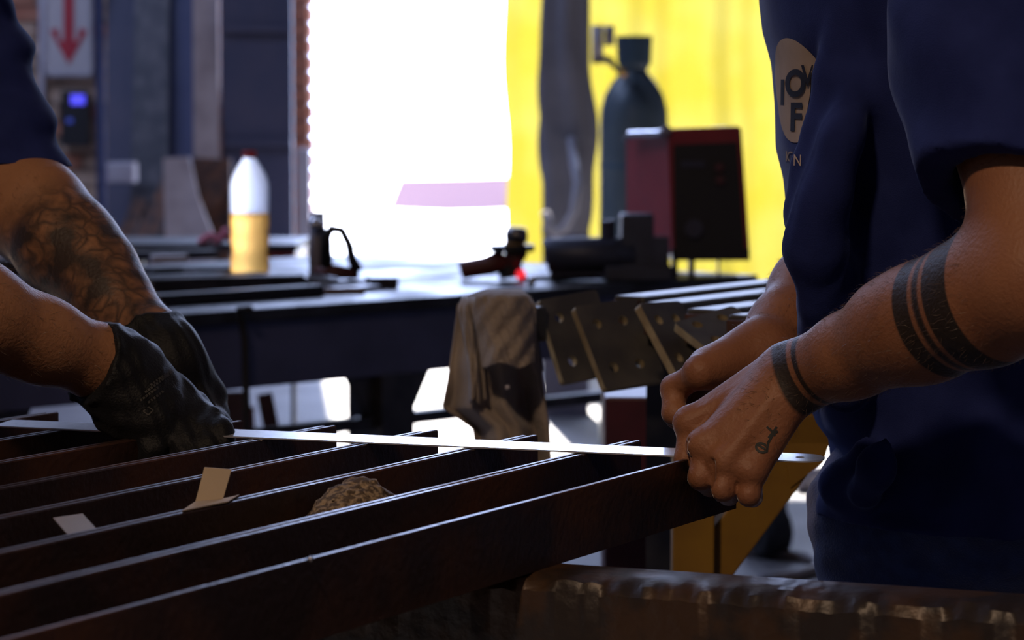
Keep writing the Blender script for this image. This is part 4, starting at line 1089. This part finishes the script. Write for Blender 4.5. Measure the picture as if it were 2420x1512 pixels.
ink[ok] = np.clip((tb_ * (1 - wgt) + tpar * wgt)[ok], -.049, .34)
body_r = vf_obj('body', V_, Fc_, M['skin_r'], pr, {'ink': ink}, smooth_it=2)
vf_obj('hair', hrv, hrf, M['hair'], pr)

# t-shirt: torso shell with hanging folds, plus the near sleeve
py_ = [-420, -250, -80, 0, 75, 150, 250, 350, 420, 500, 590, 700, 800, 900, 1000, 1040, 1100, 1140, 1175, 1215]
px_ = [1900, 1830, 1796, 1792, 1801, 1822, 1830, 1832, 1850, 1858, 1866, 1874, 1876, 1890, 1928, 1958, 1964, 1958, 1926, 1924]
YT = 2.40
zz_ = np.array([P(0, y, YT).z for y in py_])[::-1]
xf_ = np.array([P(x, y, YT).x for x, y in zip(px_, py_)])[::-1]
fs = Field(V3((.14, 2.02, .83)), V3((.66, 2.72, 1.46)), .0042)
def torso(x, y, z):
    xf = np.interp(z, zz_, xf_).astype(np.float32)
    yn = np.interp(z, [.84, .95, 1.1, 1.25, 1.34, 1.43], [2.155, 2.16, 2.15, 2.14, 2.15, 2.26]).astype(np.float32)
    yf = 2.36 * 2 - yn + .02
    xb = np.interp(z, [.84, .95, 1.2, 1.34, 1.44], [xf_[0] + .29, .60, .60, .57, .45]).astype(np.float32)
    a = (xb - xf) / 2; b = (yf - yn) / 2
    u = np.abs((x - (xb + xf) / 2) / a); v = np.abs((y - (yf + yn) / 2) / b)
    q = (u ** 2.4 + v ** 2.4) ** (1 / 2.4)
    top = z - (1.44 - .25 * np.abs(y - 2.36))
    return np.maximum((q - 1) * np.minimum(a, b) * .9, top * .8)
fs.func(torso, 0)
# the near front fold of cloth that hangs from the chest
ridge = [(1968, 40), (1926, 190), (1893, 320), (1868, 400), (1862, 500), (1876, 600), (1882, 700), (1888, 790), (1920, 900)]
Yr_ = 2.215
rp = [P(x + 78, y, Yr_) for x, y in ridge]
fs.chain(rp, [.0275] * 5 + [.027, .026, .025, .024], .006)
rp2 = [P(1985, 330, 2.165), P(1955, 470, 2.165), P(1925, 600, 2.172), P(1915, 720, 2.185)]
fs.chain([P(2020, 190, 2.185)] + rp2, [.003, .009, .013, .014, .006], .035)
# hanging hem roll at the belly
fs.chain([P(2045, 1060, 2.21), P(1992, 1150, 2.24), P(1972, 1192, 2.30)], [.008, .015, .017], .025)
fs.chain([P(2110, 1010, 2.16), P(2070, 1100, 2.17), P(2030, 1165, 2.20)], [.002, .008, .008], .03)
def folds(x, y, z):
    side = np.clip((2.42 - y) / .2, 0, 1)
    return side * (.0032 * np.sin(62 * x + 26 * z + 2.2 * np.sin(9 * z)) * np.clip((x - .25) / .08, 0, 1) + .002 * np.sin(120 * x - 55 * z + 3 * np.sin(14 * x)))
fs.disp(folds)
fs.cut(V3((0, 0, P(0, 1215, YT).z)), (0, 0, -1))
fs.cone(V3((.42, 2.37, .80)), V3((.42, 2.37, .90)), .15, .13, 0, 'sub')
vs1, fs1 = fs.mesh()
sl = Field(V3((.18, 1.80, .98)), V3((.56, 2.3, 1.44)), .0038)
dS = (En - Sn).normalized(); hemc = mid(Sn, En, .80)
sl.chain([Sn + V3((.01, .03, .02)), mid(Sn, En, .35) + V3((-.012, .005, 0)), mid(Sn, En, 1.0)], [.085, .078, .070], .03)
sl.disp(lambda x, y, z: .003 * np.sin(70 * z + 60 * x + 2 * np.sin(20 * y)) + .0015 * np.sin(150 * x - 40 * z + 30 * y))
sl.cut(hemc, tuple(dS + V3((-.35, 0, .0))))
sl.cone(mid(Sn, En, .66), En + dS * .05, .0545, .0575, 0, 'sub')
vs2, fs2 = sl.mesh()
sl3 = Field(V3((.22, 2.42, 1.02)), V3((.56, 2.74, 1.44)), .006)
sl3.chain([Sf + V3((.01, -.03, .02)), mid(Sf, Ef, .5)], [.085, .075], .03)
vs3, fs3 = sl3.mesh()
Vs, Fs = join_vf([(vs1, fs1), (vs2, fs2), (vs3, fs3)])
shirt_r = vf_obj('shirt', Vs, Fs, M['shirt'], pr, smooth_it=3)

# jeans
fj = Field(V3((.18, 2.08, .02)), V3((.72, 2.66, .98)), .007)
xj = P(1925, 1250, YT).x
fj.cone(V3((.42, 2.30, .88)), V3((.42, 2.44, .88)), .125, .125, .03)
fj.chain([P(1958, 1150, 2.34) + V3((.085, 0, 0)), P(1922, 1240, 2.34) + V3((.085, 0, 0)), P(1952, 1345, 2.34) + V3((.085, 0, 0)), V3((.40, 2.27, .50)), V3((.43, 2.27, .12))], [.085, .086, .085, .075, .065], .02)
fj.chain([V3((.42, 2.45, .86)), V3((.42, 2.47, .50)), V3((.46, 2.48, .12))], [.1, .075, .065], .02)
fj.disp(lambda x, y, z: .003 * np.sin(60 * z + 40 * x) + .0015 * np.sin(190 * z + 70 * y))
vj, fjf = fj.mesh()
vf_obj('jeans', vj, fjf, M['denim'], pr, smooth_it=2)
for y_, x_ in ((2.27, .43), (2.48, .46)):
    bo = Field(V3((x_ - .25, y_ - .1, -.01)), V3((x_ + .15, y_ + .1, .25)), .006)
    bo.cone(V3((x_ + .02, y_, .05)), V3((x_ - .15, y_, .035)), .05, .04, .03).cone(V3((x_, y_, .05)), V3((x_, y_, .17)), .055, .055, .03); bo.cut(V3((0, 0, 0.001)), (0, 0, -1))
    vf_obj('boot', *bo.mesh(), M['boot'], pr)

# fine forearm hair that catches the light from the doorway
def arm_hair(name, V, Fc, parent, W, E, t0, t1, n, seed, rmax=.075):
    rr = np.random.default_rng(seed); ax_ = np.array((E - W).normalized())
    C_ = V[Fc].mean(1); N_ = np.cross(V[Fc[:, 2]] - V[Fc[:, 0]], V[Fc[:, 3]] - V[Fc[:, 1]]); N_ /= (np.linalg.norm(N_, axis=1)[:, None] + 1e-12)
    t = (C_ - np.array(W)) @ ax_; rad = np.linalg.norm(C_ - np.array(W) - t[:, None] * ax_, axis=1)
    ids = np.flatnonzero((t > t0) & (t < t1) & (rad < rmax)); ids = rr.choice(ids, n)
    vs, fs = [], []
    for i in ids:
        c, n_ = C_[i], N_[i]
        d = -ax_ + rr.normal(0, .35, 3); d -= n_ * (d @ n_); d /= np.linalg.norm(d) + 1e-9
        L = rr.uniform(.004, .009); s_ = np.cross(n_, d); w = .00011
        p1 = c + d * L * .5 + n_ * L * .30; p2 = c + d * L + n_ * L * .38; b = len(vs)
        for p, ww in ((c - n_ * .0005, w), (p1, w * .8)):
            vs += [p + s_ * ww, p - s_ * ww, p + n_ * ww]
        vs.append(p2)
        for k in range(3):
            fs.append((b + k, b + (k + 1) % 3, b + 3 + (k + 1) % 3, b + 3 + k)); fs.append((b + 3 + k, b + 3 + (k + 1) % 3, b + 6))
    m_ = MB(); m_.v = [V3(v) for v in vs]; m_.f = fs
    o = obj(name, m_, M['arm_hair'], parent); o['kind'] = 'stuff'; return o
M['arm_hair'] = mat('arm_hair', (0.13, 0.08, 0.05), .42)
arm_hair('arm_hair', vn, fn_, body_r, Wn, En, -.01, .24, 1500, 11)
arm_hair('arm_hair', vb, fbf, body_r, Wf, Ef, .0, .2, 1500, 12)

# printed badge and lettering on the chest, laid on the shirt surface
def evaluated_bvh(o):
    dg = bpy.context.evaluated_depsgraph_get(); e = o.evaluated_get(dg); me = e.to_mesh()
    off = origin(o)
    vs = [v.co + off for v in me.vertices]; ps = [tuple(p.vertices) for p in me.polygons]
    t = BVHTree.FromPolygons(vs, ps); e.to_mesh_clear(); return t
bpy.context.view_layer.update()
bv = evaluated_bvh(shirt_r)
def lay(mb, bvh, dirn, lift=.0008, back=.3):
    d = V3(dirn).normalized(); keep = []
    for i, v in enumerate(mb.v):
        hit, n_, _, _ = bvh.ray_cast(v - d * back, d)
        keep.append(hit is not None)
        if hit is not None: mb.v[i] = hit - d * lift
    mb.f = [f for f in mb.f if all(keep[i] for i in f)]
    # drop faces stretched over a fold
    mb.f = [f for f in mb.f if max((mb.v[f[i]] - mb.v[f[i - 1]]).length for i in range(len(f))) < .03]
    return mb
def largest(mb):
    par = list(range(len(mb.v)))
    def find(a):
        while par[a] != a: par[a] = par[par[a]]; a = par[a]
        return a
    for f in mb.f:
        for i in f[1:]: par[find(i)] = find(f[0])
    if not mb.f: return mb
    cnt = {}
    for f in mb.f: cnt[find(f[0])] = cnt.get(find(f[0]), 0) + 1
    k = max(cnt, key=cnt.get); mb.f = [f for f in mb.f if find(f[0]) == k]
    use = sorted({i for f in mb.f for i in f}); m = {o: n for n, o in enumerate(use)}
    mb.v = [mb.v[i] for i in use]; mb.f = [tuple(m[i] for i in f) for f in mb.f]
    return mb
def disc(c, u, v, ru, rv, nr=16, na=60):
    m_ = MB(); vs = [c]; fs = []
    for i in range(1, nr + 1):
        for k in range(na):
            a = 2 * math.pi * k / na; vs.append(c + u * (ru * i / nr * math.cos(a)) + v * (rv * i / nr * math.sin(a)))
    for k in range(na): fs.append((0, 1 + k, 1 + (k + 1) % na))
    for i in range(nr - 1):
        for k in range(na):
            b_ = 1 + i * na; fs.append((b_ + k, b_ + na + k, b_ + na + (k + 1) % na, b_ + (k + 1) % na))
    return m_.add(vs, fs)
def text_mb(txt, c, u, v, size, bold=.0, shear=0):
    cu = bpy.data.curves.new('t', 'FONT'); cu.body = txt; cu.size = 1; cu.offset = bold; cu.align_x = 'CENTER'; cu.align_y = 'CENTER'; cu.shear = shear
    o = bpy.data.objects.new('t', cu); COL.objects.link(o)
    dg = bpy.context.evaluated_depsgraph_get(); me = bpy.data.meshes.new_from_object(o.evaluated_get(dg))
    import bmesh
    bm = bmesh.new(); bm.from_mesh(me); bmesh.ops.triangulate(bm, faces=bm.faces)
    for _ in range(2):
        bmesh.ops.subdivide_edges(bm, edges=[e for e in bm.edges if e.calc_length() > .12], cuts=1)
        bmesh.ops.triangulate(bm, faces=bm.faces)
    m_ = MB(); bm.verts.ensure_lookup_table()
    m_.add([c + u * (w.co.x * size) + v * (w.co.y * size) for w in bm.verts], [tuple(q.index for q in f.verts) for f in bm.faces])
    bm.free(); bpy.data.objects.remove(o); bpy.data.curves.remove(cu); bpy.data.meshes.remove(me)
    return m_
# the badge faces forward and a little towards the camera; lettering is projected along its own normal
bnrm = V3((1.0, .78, -.02)).normalized()                # direction into the chest
bu = bnrm.cross(V3((0, 0, 1))).normalized() * 1; bvv = bu.cross(bnrm).normalized()
bu = bu if bu.y < 0 else -bu                             # reading direction runs towards the camera side
cb = P(1905, 215, 2.30)
vd0 = (P(1880, 215, 2.28) - V3((0, 0, HC))).normalized()
dsk = obj('badge', lay(disc(cb, bu, bvv, .062, .043), bv, bnrm), M['print'], shirt_r, smooth=True)
for txt, (x_, y_), sz, bo in (('I', (1848, 222), .030, .02), ('O', (1879, 200), .030, .035), ('V', (1908, 182), .024, .02), ('F', (1880, 280), .032, .03)):
    lt = largest(lay(text_mb(txt, P(x_, y_, 2.28), bu, bvv, sz, bo), bv, vd0, .005))
    if lt.f: obj('lettering', lt, M['print_dark'], shirt_r)
for txt, x_ in (('I', 1858), ('O', 1869), ('N', 1884)):
    lt = largest(lay(text_mb(txt, P(x_, 374, 2.28), bu, bvv, .013, .0), bv, vd0, .003))
    if lt.f: obj('lettering', lt, M['print'], shirt_r)

# small faded tattoo on the near hand
bh = evaluated_bvh(body_r)
vd = (P(1810, 1040, 2.1) - V3((0, 0, HC))).normalized()
def stroke(pts, w):
    m_ = MB(); vs = []; fs = []
    p3 = [P(x, y, 2.06) for x, y in pts]
    for i, p in enumerate(p3):
        d = (p3[min(i + 1, len(p3) - 1)] - p3[max(i - 1, 0)]).normalized(); n_ = d.cross(vd).normalized()
        vs += [p - n_ * w, p + n_ * w]
    for i in range(len(p3) - 1): fs.append((2 * i, 2 * i + 1, 2 * i + 3, 2 * i + 2))
    return m_.add(vs, fs)
tt = MB()
for pts, w in (([(1800 + 13 * math.cos(a) + 3 * math.sin(a), 1058 + 11 * math.sin(a)) for a in np.linspace(0, 6.6, 20)], .0009),
               ([(1812, 1062), (1816, 1045), (1826, 1028), (1838, 1018)], .0009), ([(1812, 1008), (1822, 1016), (1832, 1030)], .0008), ([(1836, 1008), (1826, 1022), (1816, 1034)], .0008), ([(1790, 1050), (1806, 1060), (1814, 1068)], .0008)):
    b_ = lay(stroke(pts, w), bh, vd, .0004); tt.add(b_.v, b_.f)
if tt.f: obj('tattoo', tt, M['ink'], body_r)

# ============ first worker: left side, gloved hands pressing the rule
pl = thing('person', 'worker with a flower tattoo and black gloves pressing the rule', 'person', (-.95, 2.45, 0))
Wl, El, Sl = P(240, 858, 2.265), P(-250, 672, 2.15), V3((-.70, 2.20, 1.31))         # near right arm
Wk, Ek, Sk = P(362, 818, 2.40), P(34, 450, 2.56), P(-225, -140, 2.68)                 # far left arm, tattooed
f1 = Field(V3((-.80, 1.98, .92)), V3((-.26, 2.36, 1.40)), .0026)
f1.chain([Wl + (Wl - El).normalized() * .03, Wl, mid(Wl, El, .3), mid(Wl, El, .65), mid(Wl, El, .85), El], [.027, .029, .0335, .043, .046, .044], .015)
f1.chain([El, mid(El, Sl, .4), Sl], [.045, .052, .058], .02)
f1.cone(mid(Wl, El, .02) + V3((0, -.012, .004)), mid(Wl, El, .5) + V3((0, -.012, .004)), .015, .028, .012)
f2 = Field(V3((-.72, 2.28, .92)), V3((-.24, 2.76, 1.40)), .0026)
f2.chain([Wk + (Wk - Ek).normalized() * .03, Wk, mid(Wk, Ek, .3), mid(Wk, Ek, .62), mid(Wk, Ek, .85), Ek], [.028, .030, .0345, .044, .046, .043], .015)
f2.chain([Ek, mid(Ek, Sk, .45), Sk], [.043, .0435, .046], .02)
f2.cone(mid(Wk, Ek, .45) + V3((.008, 0, .006)), mid(Wk, Ek, .85) + V3((.006, 0, .004)), .034, .034, .02)
hc_ = V3((-.50, 2.42, 1.56))
(hd, hf), (hrv, hrf) = head_vf(hc_, (1, -.15, -.7))
tor = Field(V3((-1.15, 2.1, .8)), V3((-.4, 2.8, 1.55)), .012)
tor.chain([V3((-.95, 2.45, .95)), V3((-.84, 2.44, 1.12)), V3((-.70, 2.43, 1.30)), V3((-.57, 2.42, 1.44))], [.11, .12, .11, .055], .05)
tor.cone(Sl + V3((0, .04, 0)), Sk + V3((-.02, -.04, 0)), .055, .055, .05)
parts = [f1.mesh(), f2.mesh(), (hd, hf), tor.mesh()]
V_, Fc_ = join_vf(parts)
n1, n2 = len(parts[0][0]), len(parts[1][0])
ink = np.zeros(len(V_))
ak = (Ek - Wk); Lk = ak.length; ak.normalize()
t_ = (V_ - np.array(Wk)) @ np.array(ak)
i2_ = (np.arange(len(V_)) >= n1) & (np.arange(len(V_)) < n1 + n2)
w_ = np.clip((t_ + .03) / .02, 0, 1) * np.clip((Lk * .80 - t_) / .035, 0, 1)
ink[i2_] = w_[i2_]
body_l = vf_obj('body', V_, Fc_, M['skin_l'], pl, {'ink': ink}, smooth_it=2)
vf_obj('hair', hrv, hrf, M['hair'], pl)
arm_hair('arm_hair', *parts[0], body_l, Wl, El, .01, .25, 1100, 13)
arm_hair('arm_hair', *parts[1], body_l, Wk, Ek, .01, .22, 1100, 14)

# gloves
hg = .0022
g1 = Field(V3((-.46, 2.14, .82)), V3((-.20, 2.40, 1.0)), hg)
dW = (Wl - El).normalized()
g1.chain([Wl - dW * .012, Wl + dW * .022], [.0385, .031], .008)
g1.chain([Wl + dW * .015, P(300, 900, 2.27)], [.030, .029], .012)
kn = [P(448, 962, 2.306), P(432, 985, 2.284), P(402, 1008, 2.266), P(362, 1024, 2.250)]
ws = [P(318, 868, 2.292), P(308, 880, 2.275), P(290, 900, 2.262), P(270, 918, 2.252)]
for a, b, r_ in zip(ws, kn, (.0165, .0170, .0165, .0155)): g1.cone(a, b, .022, r_, .014)
g1.ell(P(315, 985, 2.262), (.030, .022, .020), None, .02)                              # heel of the hand
for ch, r1 in (((kn[0], P(498, 1000, 2.282), P(520, 1026, 2.262), P(528, 1050, 2.256)), .0125),
               ((kn[1], P(474, 1028, 2.264), P(488, 1060, 2.252), P(482, 1082, 2.250)), .0128),
               ((kn[2], P(430, 1048, 2.252), P(438, 1080, 2.244), P(428, 1100, 2.246)), .0122),
               ((kn[3], P(362, 1058, 2.244), P(352, 1084, 2.244), P(340, 1098, 2.25)), .0115)):
    g1.chain(ch, [r1 * 1.2, r1 * 1.06, r1, r1 * .85], .003)
g1.chain([P(330, 910, 2.30), P(400, 985, 2.345), P(470, 1020, 2.352), P(505, 1030, 2.350)], [.019, .0155, .013, .011], .008)   # thumb
g1.cone(Wl - dW * .03, Wl + dW * .004, .0315, .0285, 0, 'sub')
g1.cut(Wl - dW * .010, tuple(-dW))
g1.disp(lambda x, y, z: .0007 * np.sin(420 * x + 160 * z + 3 * np.sin(90 * y)) + .0006 * np.sin(300 * z - 200 * y))
gv1 = vf_obj('glove', *g1.mesh(), M['glove'], pl, smooth_it=1)
g2 = Field(V3((-.36, 2.28, .82)), V3((-.18, 2.52, 1.0)), hg)
dK = (Wk - Ek).normalized()
g2.chain([Wk - dK * .008, Wk + dK * .03], [.0375, .032], .008)
k2 = [P(492, 935, 2.402), P(478, 940, 2.420), P(462, 945, 2.440), P(445, 950, 2.455)]
for b, r_ in zip(k2, (.0165, .0165, .0155, .015)): g2.cone(Wk + dK * .02, b, .027, r_, .014)
for b, e1, e2 in zip(k2, ((508, 978), (496, 985), (480, 988), (462, 990)), ((512, 1015), (502, 1022), (488, 1024), (470, 1024))):
    y_ = b.y
    g2.chain([b, P(*e1, y_ - .01), P(*e2, y_ - .03)], [.0145, .0128, .0105], .003)
g2.chain([Wk + dK * .03, P(455, 950, 2.375), P(500, 1000, 2.368), P(530, 1018, 2.366)], [.02, .0165, .0125, .010], .008)
g2.cone(Wk - dK * .03, Wk + dK * .006, .031, .0285, 0, 'sub')
g2.cut(Wk - dK * .008, tuple(-dK))
g2.disp(lambda x, y, z: .0007 * np.sin(420 * x + 160 * z + 3 * np.sin(90 * y)))
vf_obj('glove', *g2.mesh(), M['glove'], pl, smooth_it=1)

# worn grey print on the back of the near glove: rows of tiny blocks and a diamond mark
bpy.context.view_layer.update()
bg_ = evaluated_bvh(gv1)
vd = (P(370, 930, 2.25) - V3((0, 0, HC))).normalized()
prn = MB(); rr_ = np.random.default_rng(5)
ux, uy = np.array([.80, -.60]), np.array([.60, .80])
for row, (n_, ox, oy) in enumerate(((6, 385, 893), (8, 358, 908), (9, 345, 925), (7, 333, 945), (6, 352, 950))):
    for i in range(n_):
        c2 = np.array([ox, oy]) + ux * (i * 8.2); 
        w2, h2 = 2.0 + 1.4 * rr_.random(), 2.8
        pts = [c2 + ux * w2 * a + uy * h2 * b for a, b in ((-1, -1), (1, -1), (1, 1), (-1, 1))]
        q = MB().add([P(x, y, 2.2) for x, y in pts], [(0, 1, 2, 3)])
        b_ = lay(q, bg_, vd, .0005); prn.add(b_.v, b_.f)
for a, b in (((338, 972), (351, 962)), ((351, 962), (362, 970)), ((362, 970), (350, 981)), ((350, 981), (338, 972))):
    a, b = np.array(a, float), np.array(b, float); d = (b - a) / np.linalg.norm(b - a); n_ = np.array([-d[1], d[0]])
    q = MB().add([P(*(a + n_ * 1.5), 2.2), P(*(b + n_ * 1.5), 2.2), P(*(b - n_ * 1.5), 2.2), P(*(a - n_ * 1.5), 2.2)], [(0, 1, 2, 3)])
    b_ = lay(q, bg_, vd, .0005); prn.add(b_.v, b_.f)
if prn.f: obj('print', prn, M['print_grey'], gv1)

# shirt of the first worker: far sleeve in view, torso leaning in from the side
s1_ = Field(V3((-.72, 2.42, 1.02)), V3((-.36, 2.84, 1.42)), .0034)
dE = (Ek - Sk).normalized(); hm = mid(Sk, Ek, .89)
s1_.chain([Sk + V3((-.03, 0, .02)), mid(Sk, Ek, .45) + V3((.006, 0, .004)), mid(Sk, Ek, 1.0) + V3((.002, 0, 0))], [.066, .0575, .0555], .03)
s1_.disp(lambda x, y, z: .0036 * np.sin(95 * z - 60 * x + 2 * np.sin(30 * x)) + .0012 * np.sin(210 * z + 90 * x) )
s1_.cut(P(60, 384, 2.62), (-.05, 0, -1))
s1_.cone(mid(Sk, Ek, .72), Ek + dE * .05, .044, .0465, 0, 'sub')
s2_ = Field(V3((-1.25, 2.0, .84)), V3((-.46, 2.86, 1.48)), .009)
s2_.chain([V3((-1.0, 2.45, .88)), V3((-.90, 2.45, 1.02)), V3((-.80, 2.44, 1.16)), V3((-.70, 2.43, 1.30))], [.165, .165, .16, .13], .05)
s2_.cone(Sl + V3((-.03, .05, 0)), Sk + V3((-.05, -.06, 0)), .085, .085, .05)
s2_.cone(Sl, mid(Sl, El, .55), .085, .072, .04)
s2_.disp(lambda x, y, z: .004 * np.sin(55 * z + 45 * x + 30 * y))
s2_.cone(mid(Sl, El, .5), El, .06, .06, 0, 'sub')
Vs, Fs = join_vf([s1_.mesh(), s2_.mesh()])
vf_obj('shirt', Vs, Fs, M['shirt'], pl, smooth_it=2)
fj = Field(V3((-1.35, 2.15, .02)), V3((-.78, 2.8, 1.0)), .009)
fj.cone(V3((-1.0, 2.38, .88)), V3((-1.0, 2.52, .88)), .13, .13, .03)
for y_ in (2.34, 2.56):
    fj.chain([V3((-1.0, y_ + .01, .86)), V3((-1.02, y_, .5)), V3((-1.06, y_, .12))], [.1, .075, .065], .02)
vf_obj('jeans', *fj.mesh(), M['denim'], pl, smooth_it=2)
for y_ in (2.34, 2.56):
    x_ = -1.06
    bo = Field(V3((x_ - .12, y_ - .1, -.01)), V3((x_ + .28, y_ + .1, .25)), .006)
    bo.cone(V3((x_ - .02, y_, .05)), V3((x_ + .17, y_, .035)), .05, .04, .03).cone(V3((x_, y_, .05)), V3((x_, y_, .17)), .055, .055, .03); bo.cut(V3((0, 0, 0.001)), (0, 0, -1))
    vf_obj('boot', *bo.mesh(), M['boot'], pl)
